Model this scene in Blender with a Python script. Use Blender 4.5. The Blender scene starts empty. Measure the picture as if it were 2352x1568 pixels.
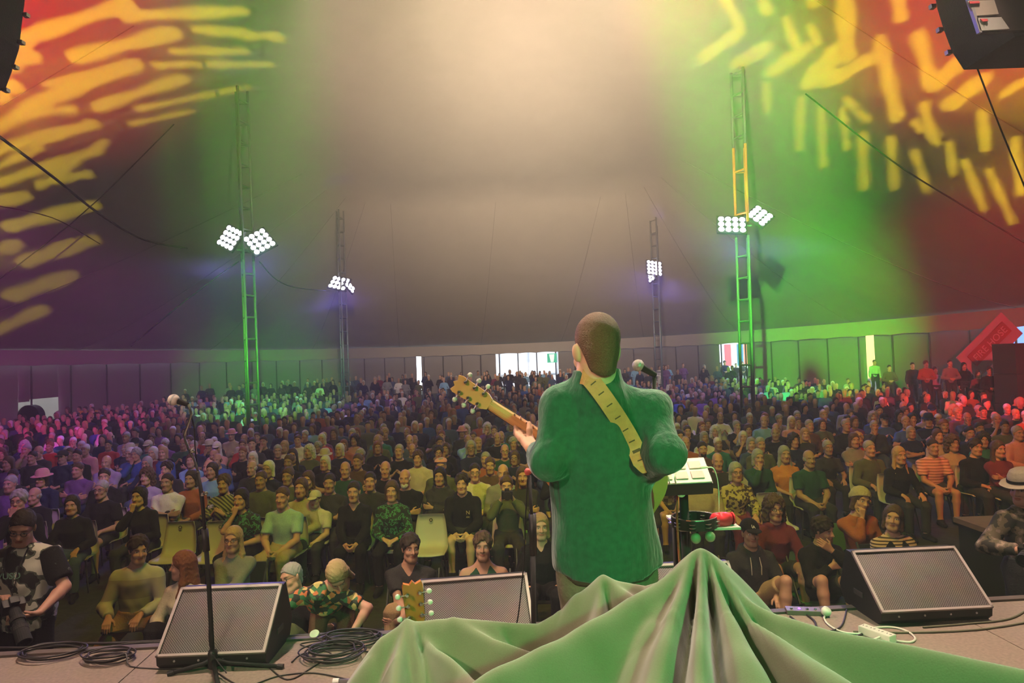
import bpy, bmesh, math, random
import numpy as np
from mathutils import Vector, Matrix
from mathutils.bvhtree import BVHTree

random.seed(7); RNG = np.random.RandomState(11)
SC = bpy.context.scene
COL = SC.collection
PI = math.pi
F = 1568.0                      # focal length in pixels of the 2352 x 1568 frame
CAM = Vector((0, 0, 2.75))      # audience floor is z = 0, stage deck z = 1.15
STAGE_Z = 1.15

# ---------------------------------------------------------------- camera
_p = math.atan(48 / F); _r = 0.036
_f = Vector((0, math.cos(_p), math.sin(_p))); _u0 = Vector((0, -math.sin(_p), math.cos(_p))); _r0 = Vector((1, 0, 0))
_up = _u0 * math.cos(_r) + _r0 * math.sin(_r); _rt = _r0 * math.cos(_r) - _u0 * math.sin(_r)
cam_data = bpy.data.cameras.new('camera'); cam = bpy.data.objects.new('camera', cam_data); COL.objects.link(cam)
_m = Matrix.Identity(4)
for _i in range(3):
    _m[_i][0] = _rt[_i]; _m[_i][1] = _up[_i]; _m[_i][2] = -_f[_i]; _m[_i][3] = CAM[_i]
cam.matrix_world = _m
cam_data.sensor_width = 36; cam_data.lens = 36 * F / 2352; cam_data.clip_start = 0.05; cam_data.clip_end = 300
SC.camera = cam

def at(px, py, Y):
    """world point at forward distance Y seen at photo pixel (px, py)"""
    d = _f * F + _rt * (px - 1176) + _up * (784 - py)
    return CAM + d * (Y / d.y)
def onz(px, py, z):
    d = _f * F + _rt * (px - 1176) + _up * (784 - py)
    return CAM + d * ((z - CAM.z) / d.z)
def proj(P):
    v = Vector(P) - CAM; s = F / v.dot(_f)
    return 1176 + v.dot(_rt) * s, 784 - v.dot(_up) * s

# ---------------------------------------------------------------- render / colour management
SC.view_settings.view_transform = 'Standard'; SC.view_settings.look = 'None'; SC.view_settings.gamma = 1
SC.view_settings.use_curve_mapping = False; SC.view_settings.exposure = 0.0
cy = SC.cycles
cy.max_bounces = 2; cy.diffuse_bounces = 1; cy.glossy_bounces = 1; cy.transmission_bounces = 2; cy.volume_bounces = 0
cy.sample_clamp_indirect = 3; cy.sample_clamp_direct = 12; cy.use_denoising = True; cy.caustics_reflective = False; cy.caustics_refractive = False
cy.use_adaptive_sampling = True; cy.adaptive_threshold = 0.3; cy.adaptive_min_samples = 16; cy.use_light_tree = False

# ---------------------------------------------------------------- world: overcast daylight outside the tent
world = bpy.data.worlds.new('world'); SC.world = world; world.use_nodes = True
world.node_tree.nodes['Background'].inputs[0].default_value = (0.75, 0.86, 1.0, 1)
world.node_tree.nodes['Background'].inputs[1].default_value = 6.0

# ---------------------------------------------------------------- stage and tent lamps (housings are built further down)
LAMPS = []
def spot(name, loc, target, color, watts, angle, blend=0.5, radius=0.08):
    d = bpy.data.lights.new(name, 'SPOT'); d.color = color; d.energy = watts
    d.spot_size = math.radians(angle); d.spot_blend = blend; d.shadow_soft_size = radius
    o = bpy.data.objects.new(name, d); COL.objects.link(o); o.location = loc
    o.rotation_euler = (Vector(target) - Vector(loc)).to_track_quat('-Z', 'Y').to_euler()
    LAMPS.append((o, Vector(loc), Vector(target)))
    return o
WARM = (1.0, 0.72, 0.46); AMBER = (1.0, 0.40, 0.08); WHITE = (1.0, 0.75, 0.49); GREEN = (0.10, 1.0, 0.04); VIOLET = (0.30, 0.20, 1.0)
RED = (1.0, 0.03, 0.05); MAGENTA = (0.75, 0.05, 0.55)
HAZE = 0.0120; HAZE_LOW = 0.0045
TRUSS_Y, TRUSS_Z = 5.2, 7.5
# white beams out over the crowd from the truss above the stage edge
spot('beam_lamp', (-0.95, TRUSS_Y, TRUSS_Z), at(1010, 430, 30), WHITE, 43000, 46, 0.9)
spot('beam_lamp', (0.25, TRUSS_Y, TRUSS_Z), at(1240, 400, 30), WHITE, 43000, 46, 0.9)
spot('beam_lamp', (1.15, TRUSS_Y, TRUSS_Z), at(1440, 400, 30), WHITE, 43000, 46, 0.9)
# amber wash on the front rows
spot('wash_lamp', (-2.4, TRUSS_Y, TRUSS_Z), (-3.0, 10.5, 0.8), AMBER, 950, 90, 0.8, 0.15)
spot('wash_lamp', (2.4, TRUSS_Y, TRUSS_Z), (3.6, 10.5, 0.8), AMBER, 950, 90, 0.8, 0.15)
# green beams
spot('green_lamp', (0.2, -1.0, TRUSS_Z), at(605, 820, 28), GREEN, 95000, 15, 0.9)
spot('green_lamp', (-1.2, -1.0, TRUSS_Z), at(1850, 720, 30), GREEN, 260000, 17, 0.9)
spot('green_lamp', (-0.6, TRUSS_Y, TRUSS_Z), (-3.0, 12, 0.5), (0.30, 1.0, 0.0), 700, 80, 0.9)
spot('green_lamp', (0.8, TRUSS_Y, TRUSS_Z), (4.5, 12, 0.5), (0.30, 1.0, 0.0), 850, 80, 0.9)
# red and purple sides
spot('red_lamp', (6.0, 3.5, 5.4), at(2230, 800, 26), RED, 26000, 32, 0.7)
spot('purple_lamp', (-6.0, 3.5, 5.4), at(130, 880, 30), MAGENTA, 16000, 30, 0.7)
spot('purple_lamp', (-4.5, TRUSS_Y, TRUSS_Z), (-8.5, 12.5, .8), (.40, .06, 1.0), 1500, 50, .8)
spot('red_lamp', (4.5, TRUSS_Y, TRUSS_Z), (9.0, 12.0, .8), (1.0, .04, .06), 1700, 50, .8)
# stage: warm lamps on the truss light deck, monitors and the player from the crowd side, green key from behind on the right
spot('top_lamp', (-2.3, 4.7, 6.4), (-1.0, 3.6, 1.2), (1.0, 0.70, 0.56), 1500, 80, 0.6, 0.12)
spot('top_lamp', (1.4, 4.7, 6.4), (0.5, 2.4, 2.0), (1.0, 0.80, 0.62), 1500, 44, 0.6, 0.12)
spot('top_lamp', (3.2, 4.2, 6.4), (2.2, 3.9, 1.2), (1.0, 0.74, 0.55), 1800, 64, 0.6, 0.12)
spot('green_key_lamp', (2.2, -2.4, 4.4), (0.90, 1.6, 1.8), (0.13, 1.0, 0.28), 1250, 36, 0.5, 0.12)
spot('top_lamp', (-3.4, -1.6, 5.2), (-1.0, 3.5, 1.9), (1.0, 0.70, 0.52), 1050, 58, 0.8, 0.12)
# ---------------------------------------------------------------- helpers: materials
MATS = {}
def mat(key, color=(0.5, 0.5, 0.5), rough=0.7, metal=0.0, spec=0.4, bump=0.0, scale=40.0, vary=0.0, emit=None, estr=0.0, sheen=0.0):
    if key in MATS: return MATS[key]
    m = bpy.data.materials.new(key); m.use_nodes = True; MATS[key] = m
    nt = m.node_tree; b = nt.nodes['Principled BSDF']
    b.inputs['Base Color'].default_value = (*color, 1); b.inputs['Roughness'].default_value = rough
    b.inputs['Metallic'].default_value = metal; b.inputs['Specular IOR Level'].default_value = spec
    if sheen: b.inputs['Sheen Weight'].default_value = sheen
    if emit:
        b.inputs['Emission Color'].default_value = (*emit, 1); b.inputs['Emission Strength'].default_value = estr; m.cycles.emission_sampling = 'NONE'
    if bump or vary:
        tc = nt.nodes.new('ShaderNodeTexCoord'); n = nt.nodes.new('ShaderNodeTexNoise'); n.inputs['Scale'].default_value = scale
        n.inputs['Detail'].default_value = 3
        nt.links.new(tc.outputs['Object'], n.inputs['Vector'])
        if bump:
            bp = nt.nodes.new('ShaderNodeBump'); bp.inputs['Strength'].default_value = bump; bp.inputs['Distance'].default_value = 0.01
            nt.links.new(n.outputs['Fac'], bp.inputs['Height']); nt.links.new(bp.outputs['Normal'], b.inputs['Normal'])
        if vary:
            mx = nt.nodes.new('ShaderNodeMix'); mx.data_type = 'RGBA'
            mx.inputs['A'].default_value = (*[c * (1 - vary) for c in color], 1); mx.inputs['B'].default_value = (*[min(1, c * (1 + vary)) for c in color], 1)
            nt.links.new(n.outputs['Fac'], mx.inputs['Factor']); nt.links.new(mx.outputs['Result'], b.inputs['Base Color'])
    return m

def ramp_mat(key, tex, scale, stops, rough=0.85, coords='Object', vec_scale=(1, 1, 1), constant=True, band=None):
    """patterned cloth: a texture through a colour ramp"""
    if key in MATS: return MATS[key]
    m = bpy.data.materials.new(key); m.use_nodes = True; MATS[key] = m
    nt = m.node_tree; b = nt.nodes['Principled BSDF']; b.inputs['Roughness'].default_value = rough
    tc = nt.nodes.new('ShaderNodeTexCoord'); mp = nt.nodes.new('ShaderNodeMapping'); mp.inputs['Scale'].default_value = vec_scale
    nt.links.new(tc.outputs[coords], mp.inputs['Vector'])
    t = nt.nodes.new({'noise': 'ShaderNodeTexNoise', 'voronoi': 'ShaderNodeTexVoronoi', 'wave': 'ShaderNodeTexWave', 'checker': 'ShaderNodeTexChecker'}[tex])
    t.inputs['Scale'].default_value = scale
    if tex == 'wave':
        t.bands_direction = band or 'Z'
    nt.links.new(mp.outputs['Vector'], t.inputs['Vector'])
    r = nt.nodes.new('ShaderNodeValToRGB'); cr = r.color_ramp
    cr.interpolation = 'CONSTANT' if constant else 'LINEAR'
    while len(cr.elements) < len(stops): cr.elements.new(0.5)
    for e, (p, c) in zip(cr.elements, stops): e.position = p; e.color = (*c, 1)
    out = t.outputs['Color'] if tex == 'voronoi' else t.outputs[1 if tex in ('checker',) else ('Fac' if tex != 'checker' else 0)]
    nt.links.new(out, r.inputs['Fac']); nt.links.new(r.outputs['Color'], b.inputs['Base Color'])
    return m

# ---------------------------------------------------------------- helpers: objects
def link(name, mesh, parent=None, loc=None):
    o = bpy.data.objects.new(name, mesh); COL.objects.link(o)
    if parent is not None: o.parent = parent
    if loc is not None: o.location = loc
    return o
def empty(name, loc=(0, 0, 0), rz=0.0, label=None, cat=None, group=None):
    o = bpy.data.objects.new(name, None); COL.objects.link(o); o.location = loc; o.rotation_euler = (0, 0, rz); o.empty_display_size = 0.1
    if label: tag(o, label, cat, group)
    return o
def tag(o, label=None, cat=None, group=None, kind=None):
    if label: o['label'] = label
    if cat: o['category'] = cat
    if group: o['group'] = group
    if kind: o['kind'] = kind
    return o

def npmesh(name, V, Q, mats=(), smooth=True, mi=None):
    """fast mesh from numpy verts and quads/tris"""
    me = bpy.data.meshes.new(name); V = np.asarray(V, np.float32); Q = np.asarray(Q, np.int32)
    n = Q.shape[1]
    me.vertices.add(len(V)); me.vertices.foreach_set('co', V.ravel())
    me.loops.add(Q.size); me.loops.foreach_set('vertex_index', Q.ravel())
    me.polygons.add(len(Q)); me.polygons.foreach_set('loop_start', np.arange(0, Q.size, n, dtype=np.int32))
    me.polygons.foreach_set('use_smooth', np.full(len(Q), smooth))
    for m in mats: me.materials.append(m)
    if mi is not None: me.polygons.foreach_set('material_index', np.asarray(mi, np.int32))
    me.update(calc_edges=True); me.validate()
    return me

class MB:
    """collects boxes, tubes, lathes; build() links them as one mesh"""
    def __init__(s): s.v = []; s.f = []; s.m = []
    def add(s, V, Fc, mi=0):
        o = len(s.v); s.v += [tuple(p) for p in V]; s.f += [tuple(i + o for i in f) for f in Fc]; s.m += [mi] * len(Fc); return s
    def box(s, lo, hi, M=None, mi=0):
        x0, y0, z0 = lo; x1, y1, z1 = hi
        V = [Vector(p) for p in ((x0, y0, z0), (x1, y0, z0), (x1, y1, z0), (x0, y1, z0), (x0, y0, z1), (x1, y0, z1), (x1, y1, z1), (x0, y1, z1))]
        if M is not None: V = [M @ p for p in V]
        return s.add(V, [(3, 2, 1, 0), (4, 5, 6, 7), (0, 1, 5, 4), (1, 2, 6, 5), (2, 3, 7, 6), (3, 0, 4, 7)], mi)
    def prism(s, poly, axis, a, b, mi=0):
        """poly: list of 2D points extruded along axis (0 x, 1 y, 2 z) from a to b"""
        def P(q, t): return {0: (t, q[0], q[1]), 1: (q[0], t, q[1]), 2: (q[0], q[1], t)}[axis]
        n = len(poly); V = [P(q, a) for q in poly] + [P(q, b) for q in poly]
        Fc = [tuple(range(n))[::-1], tuple(range(n, 2 * n))] + [(i, (i + 1) % n, n + (i + 1) % n, n + i) for i in range(n)]
        return s.add(V, Fc, mi)
    def tube(s, pts, r, n=8, mi=0, closed=False, cap=True):
        pts = [Vector(p) for p in pts]; N = len(pts); rr = r if hasattr(r, '__len__') else [r] * N
        t0 = (pts[1] - pts[0]).normalized(); a = t0.orthogonal().normalized(); V = []
        prev = t0
        for i, p in enumerate(pts):
            if closed: t = (pts[(i + 1) % N] - pts[i - 1]).normalized()
            else: t = (pts[min(i + 1, N - 1)] - pts[max(i - 1, 0)]).normalized()
            q = prev.rotation_difference(t); a = (q @ a).normalized(); a = (a - t * a.dot(t)).normalized(); prev = t
            b = t.cross(a)
            for k in range(n):
                c = 2 * PI * k / n; V.append(p + (a * math.cos(c) + b * math.sin(c)) * rr[i])
        Fc = []
        for i in range(N if closed else N - 1):
            j = (i + 1) % N
            for k in range(n): Fc.append((i * n + k, i * n + (k + 1) % n, j * n + (k + 1) % n, j * n + k))
        if cap and not closed: Fc += [tuple(range(n))[::-1], tuple(range((N - 1) * n, N * n))]
        return s.add(V, Fc, mi)
    def lathe(s, prof, base=(0, 0, 0), axis=(0, 0, 1), n=16, mi=0):
        """prof: (radius, height) pairs along axis from base"""
        ax = Vector(axis).normalized(); a = ax.orthogonal().normalized(); b = ax.cross(a); B = Vector(base); V = []
        for r, h in prof:
            for k in range(n):
                c = 2 * PI * k / n; V.append(B + ax * h + (a * math.cos(c) + b * math.sin(c)) * r)
        Fc = [tuple(range(n))[::-1], tuple(range((len(prof) - 1) * n, len(prof) * n))]
        for i in range(len(prof) - 1):
            for k in range(n): Fc.append((i * n + k, i * n + (k + 1) % n, (i + 1) * n + (k + 1) % n, (i + 1) * n + k))
        return s.add(V, Fc, mi)
    def build(s, name, mats, parent=None, loc=None, smooth=False, bevel=0.0, world=False):
        me = bpy.data.meshes.new(name)
        V = s.v
        if world and parent is not None:       # vertices given in world space
            inv = wmat(parent).inverted(); V = [inv @ Vector(p) for p in V]
        me.from_pydata([tuple(p) for p in V], [], s.f)
        for m in (mats if isinstance(mats, (list, tuple)) else [mats]): me.materials.append(m)
        me.polygons.foreach_set('material_index', s.m)
        if smooth: me.polygons.foreach_set('use_smooth', [True] * len(s.f))
        me.update()
        bm = bmesh.new(); bm.from_mesh(me)
        bmesh.ops.recalc_face_normals(bm, faces=bm.faces)
        if bevel:
            es = [e for e in bm.edges if len(e.link_faces) == 2 and e.calc_face_angle(0) > 0.5]
            bmesh.ops.bevel(bm, geom=es, offset=bevel, segments=2, affect='EDGES', profile=0.7)
        bm.to_mesh(me); bm.free()
        return link(name, me, parent, loc)
def wmat(o):
    m = Matrix.LocRotScale(o.location, o.rotation_euler, o.scale)
    return wmat(o.parent) @ m if o.parent else m
def smooth_by_angle(o, deg=40):
    me = o.data; me.polygons.foreach_set('use_smooth', [True] * len(me.polygons)); me.set_sharp_from_angle(angle=math.radians(deg))
def catmull(pts, n=8, closed=False):
    P = [Vector(p) for p in pts]; N = len(P); out = []
    for i in range(N if closed else N - 1):
        if closed: a, b, c, d = P[i - 1], P[i], P[(i + 1) % N], P[(i + 2) % N]
        else: a, b, c, d = P[max(i - 1, 0)], P[i], P[i + 1], P[min(i + 2, N - 1)]
        for k in range(n):
            t = k / n
            out.append(0.5 * ((2 * b) + (c - a) * t + (2 * a - 5 * b + 4 * c - d) * t * t + (3 * b - a - 3 * c + d) * t ** 3))
    if not closed: out.append(P[-1])
    return out

def text_mesh(s_, size, ext=.002):
    c = bpy.data.curves.new('txt', 'FONT'); c.body = s_; c.size = size; c.extrude = ext; c.align_x = 'CENTER'; c.align_y = 'CENTER'; o = bpy.data.objects.new('txt', c); COL.objects.link(o)
    me = bpy.data.meshes.new_from_object(o.evaluated_get(bpy.context.evaluated_depsgraph_get())); COL.objects.unlink(o); bpy.data.objects.remove(o); return me

# ---------------------------------------------------------------- helpers: implicit surfaces for bodies and clothes
def _v(p): return np.array(p, np.float32)
class Sdf:
    def __init__(s): s.p = []; s.noise = 0.0; s.nf = 30.0; s.cuts = []
    def cone(s, a, b, ra, rb, k=0.02, sub=False): s.p.append(('c', _v(a), _v(b), ra, rb, k, sub)); return s
    def capc(s, a, b, ra, rb, k=0.02): s.p.append(('k', _v(a), _v(b), ra, rb, k, False)); return s
    def ell(s, c, rad, R=None, k=0.02, sub=False):
        s.p.append(('e', _v(c), _v(rad), np.eye(3, dtype=np.float32) if R is None else np.array(R, np.float32), None, k, sub)); return s
    def stack(s, o, R, lv, k=0.02):
        """elliptical tube: frame origin o, R columns = side, back, up; lv rows: z, rx, ry, cy"""
        s.p.append(('s', _v(o), np.array(R, np.float32), np.array(lv, np.float32), None, k, False)); return s
    def cut(s, o, n): s.cuts.append((_v(o), _v(n) / np.linalg.norm(_v(n)))); return s   # removes the side n points to
    def ev(s, P, band=.11):
        """field at points P; primitives are only evaluated near their own box"""
        d = np.full(len(P), 1.0, np.float32); X0, Y0, Z0 = (np.ascontiguousarray(P[:, c]) for c in range(3))
        for t, a, b, x, y, k, sub in s.p:
            m = band + k
            if t in 'ck': r = max(x, y) + m; l, u = np.minimum(a, b) - r, np.maximum(a, b) + r
            elif t == 'e': r = float(b.max()) + m; l, u = a - r, a + r
            else:
                r = max(x[:, 1].max(), x[:, 2].max()) + abs(x[:, 3]).max() + m; c0, c1 = a + b[:, 2] * x[0, 0], a + b[:, 2] * x[-1, 0]; l, u = np.minimum(c0, c1) - r, np.maximum(c0, c1) + r
            I = np.flatnonzero((X0 > l[0]) & (X0 < u[0]) & (Y0 > l[1]) & (Y0 < u[1]) & (Z0 > l[2]) & (Z0 < u[2]))
            if not len(I): continue
            p = P[I]
            if t == 'c' or t == 'k':
                ab = b - a; L2 = float(ab @ ab) + 1e-9; w = p - a; tt = (w @ ab) / L2; tc = np.clip(tt, 0, 1) if t == 'c' else tt
                q = w - tc[:, None] * ab; e = np.sqrt(q[:, 0] * q[:, 0] + q[:, 1] * q[:, 1] + q[:, 2] * q[:, 2]) - (x + (y - x) * np.clip(tt, 0, 1))
                if t == 'k': L = math.sqrt(L2); e = np.maximum(e, np.maximum((tt - 1) * L, -tt * L))
            elif t == 'e':
                q = (p - a) @ x; v = q / b; k0 = np.sqrt((v * v).sum(1)); w = v / b; k1 = np.sqrt((w * w).sum(1)) + 1e-6; e = k0 * (k0 - 1) / k1
            else:
                q = (p - a) @ b; z = q[:, 2]; lv = x
                rx = np.interp(z, lv[:, 0], lv[:, 1]); ry = np.interp(z, lv[:, 0], lv[:, 2]); cyy = np.interp(z, lv[:, 0], lv[:, 3])
                ux = q[:, 0] / rx; uy = (q[:, 1] - cyy) / ry; k0 = np.sqrt(ux * ux + uy * uy); k1 = np.sqrt((ux / rx) ** 2 + (uy / ry) ** 2) + 1e-6
                e = k0 * (k0 - 1) / k1; e = np.where(k0 < 0.3, (k0 - 1) * np.minimum(rx, ry), e)
                e = np.maximum(e, np.maximum(lv[0, 0] - z, z - lv[-1, 0]))
            di = d[I]
            if sub: h = np.maximum(k - np.abs(di + e), 0) / k; d[I] = np.maximum(di, -e) + h * h * k * 0.25
            else: h = np.maximum(k - np.abs(di - e), 0) / k; d[I] = np.minimum(di, e) - h * h * k * 0.25
        if s.noise:
            f = s.nf; X, Y, Z = P[:, 0] * f, P[:, 1] * f, P[:, 2] * f
            d = d + s.noise * (np.sin(X + 1.7 * np.sin(0.6 * Z + 1)) * np.sin(0.8 * Y + 1.3 * np.sin(0.5 * X)) + 0.6 * np.sin(0.9 * Z + 1.5 * np.sin(0.7 * X + Y)))
        for o, n in s.cuts: d = np.maximum(d, (P - o) @ n)
        return d
    def near(s, lo, hi, m=0.10):
        """the same field keeping only what lies near a box"""
        q = Sdf(); q.noise = s.noise; q.nf = s.nf; q.cuts = s.cuts
        for pr in s.p:
            t, a, b, x, y, k, sub = pr
            if t in 'ck': r = max(x, y); l, u = np.minimum(a, b) - r, np.maximum(a, b) + r
            elif t == 'e': r = b.max(); l, u = a - r, a + r
            else: q.p.append(pr); continue
            if (l < hi + m).all() and (u > lo - m).all(): q.p.append(pr)
        return q
    def bounds(s, m=0.03):
        lo = np.full(3, 1e9); hi = np.full(3, -1e9)
        for t, a, b, x, y, k, sub in s.p:
            if sub: continue
            if t in 'ck':
                r = max(x, y); lo = np.minimum(lo, np.minimum(a, b) - r); hi = np.maximum(hi, np.maximum(a, b) + r)
            elif t == 'e':
                r = b.max(); lo = np.minimum(lo, a - r); hi = np.maximum(hi, a + r)
            else:
                r = max(x[:, 1].max(), x[:, 2].max()) + abs(x[:, 3]).max()
                for z in (x[0, 0], x[-1, 0]):
                    c = a + b @ _v((0, 0, z)); lo = np.minimum(lo, c - r); hi = np.maximum(hi, c + r)
        return lo - m, hi + m

_C8 = np.array([[i, j, k] for i in (0, 1) for j in (0, 1) for k in (0, 1)])
_E12 = [(a, b) for a in range(8) for b in range(a + 1, 8) if np.abs(_C8[a] - _C8[b]).sum() == 1]
def polygonise(sdf, h, lo=None, hi=None):
    """surface nets over a block-sparse grid -> verts, quads"""
    if lo is None: lo, hi = sdf.bounds(2 * h + 0.01)
    lo = np.asarray(lo, np.float64); B = 4
    nb = np.maximum(1, np.ceil((np.asarray(hi) - lo) / (h * B)).astype(int)); n = nb * B + 1
    g = np.stack(np.meshgrid(*[np.arange(k) for k in nb], indexing='ij'), -1).reshape(-1, 3)
    dc = sdf.ev((lo + (g * B + B / 2) * h).astype(np.float32), h * B * 1.4 + .02)
    D = np.repeat(np.repeat(np.repeat(np.where(dc < 0, -1, 1).reshape(nb), B, 0), B, 1), B, 2).astype(np.float32)
    D = np.pad(D, ((0, 1),) * 3, mode='edge')
    act = g[np.abs(dc) < h * B * 1.35 + 0.012]
    if len(act) == 0: return np.zeros((0, 3)), np.zeros((0, 4), int)
    l = np.stack(np.meshgrid(*[np.arange(B + 1)] * 3, indexing='ij'), -1).reshape(-1, 3)
    idx = (act[:, None, :] * B + l[None]).reshape(-1, 3)
    flat = np.unique((idx[:, 0] * n[1] + idx[:, 1]) * n[2] + idx[:, 2])
    I = np.stack([flat // (n[1] * n[2]), (flat // n[2]) % n[1], flat % n[2]], -1)
    D.reshape(-1)[flat] = sdf.ev((lo + I * h).astype(np.float32), .03)
    S = D < 0
    c = np.zeros(n - 1, np.int8)
    for o in _C8: c += S[o[0]:n[0] - 1 + o[0], o[1]:n[1] - 1 + o[1], o[2]:n[2] - 1 + o[2]]
    cells = np.argwhere((c > 0) & (c < 8))
    cid = np.full(n - 1, -1, np.int64); cid[cells[:, 0], cells[:, 1], cells[:, 2]] = np.arange(len(cells))
    val = np.stack([D[cells[:, 0] + o[0], cells[:, 1] + o[1], cells[:, 2] + o[2]] for o in _C8], -1)
    acc = np.zeros((len(cells), 3)); cnt = np.zeros(len(cells))
    for a, b in _E12:
        va, vb = val[:, a], val[:, b]; m = (va < 0) != (vb < 0); t = np.where(m, va / np.where(m, va - vb, 1), 0)
        acc += np.where(m[:, None], _C8[a] + t[:, None] * (_C8[b] - _C8[a]), 0); cnt += m
    V = lo + (cells + acc / cnt[:, None]) * h
    Q = []
    for ax in range(3):
        u, w = (ax + 1) % 3, (ax + 2) % 3
        sl0 = [slice(None)] * 3; sl1 = [slice(None)] * 3; sl0[ax] = slice(0, -1); sl1[ax] = slice(1, None)
        A, Bv = S[tuple(sl0)], S[tuple(sl1)]
        e = np.argwhere(A != Bv); e = e[(e[:, u] > 0) & (e[:, w] > 0) & (e[:, u] < n[u] - 1) & (e[:, w] < n[w] - 1)]
        fl = A[e[:, 0], e[:, 1], e[:, 2]]
        def cc(du, dw):
            q = e.copy(); q[:, u] -= du; q[:, w] -= dw; return cid[q[:, 0], q[:, 1], q[:, 2]]
        q = np.stack([cc(1, 1), cc(0, 1), cc(0, 0), cc(1, 0)], -1)
        q[~fl] = q[~fl][:, ::-1]; Q.append(q)
    Q = np.concatenate(Q); Q = Q[(Q >= 0).all(1)]
    return V, Q
def multires(sdf, h, boxes, hf):
    """coarse surface everywhere, fine surface inside the boxes (head, hands)"""
    V, Q = polygonise(sdf, h); Vs = [V]; Qs = []
    for lo, hi in boxes:
        ins = ((V > lo + h * 0.8) & (V < hi - h * 0.8)).all(1); Q = Q[~ins[Q].all(1)]
    Qs.append(Q); o = len(V)
    for lo, hi in boxes:
        v, q = polygonise(sdf.near(lo, hi), hf, lo, hi)
        Vs.append(v); Qs.append(q + o); o += len(v)
    V = np.concatenate(Vs); Q = np.concatenate(Qs); used = np.unique(Q); re = np.full(len(V), -1); re[used] = np.arange(len(used))
    return V[used], re[Q]
# ---------------------------------------------------------------- people
def V3(*a): return np.array(a, np.float64)
def unit(v): v = np.asarray(v, np.float64); return v / (np.linalg.norm(v) + 1e-12)
def rotm(yaw=0, pitch=0, roll=0):
    """columns side, back, up. yaw>0 turns the face to the person's left (+x), pitch>0 looks down, roll>0 tilts to the left shoulder"""
    cy_, sy = math.cos(yaw), math.sin(yaw); cp, sp = math.cos(pitch), math.sin(pitch); cr, sr = math.cos(roll), math.sin(roll)
    Z = np.array([[cy_, -sy, 0], [sy, cy_, 0], [0, 0, 1]]); X = np.array([[1, 0, 0], [0, cp, -sp], [0, sp, cp]]); Yr = np.array([[cr, 0, sr], [0, 1, 0], [-sr, 0, cr]])
    return Z @ X @ Yr
def elbow(s, w, l1, l2, pole):
    s, w = np.asarray(s, float), np.asarray(w, float); d = w - s; L = min(np.linalg.norm(d), (l1 + l2) * 0.995); u = unit(d)
    a = (l1 * l1 - l2 * l2 + L * L) / (2 * L); hgt = math.sqrt(max(l1 * l1 - a * a, 1e-6)); p = np.asarray(pole, float); p = unit(p - u * (p @ u))
    return s + u * a + p * hgt

TORSO_M = [(-.11, .135, .110, 0), (-.03, .165, .125, 0), (.10, .148, .108, 0), (.22, .155, .110, 0), (.33, .172, .115, .01), (.40, .140, .095, .015), (.455, .085, .070, .02), (.51, .055, .055, .02)]
TORSO_F = [(-.11, .140, .115, 0), (-.03, .168, .125, 0), (.10, .122, .095, 0), (.22, .135, .108, -.012), (.31, .148, .118, -.015), (.40, .122, .085, .012), (.455, .075, .062, .02), (.51, .048, .050, .02)]

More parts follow.
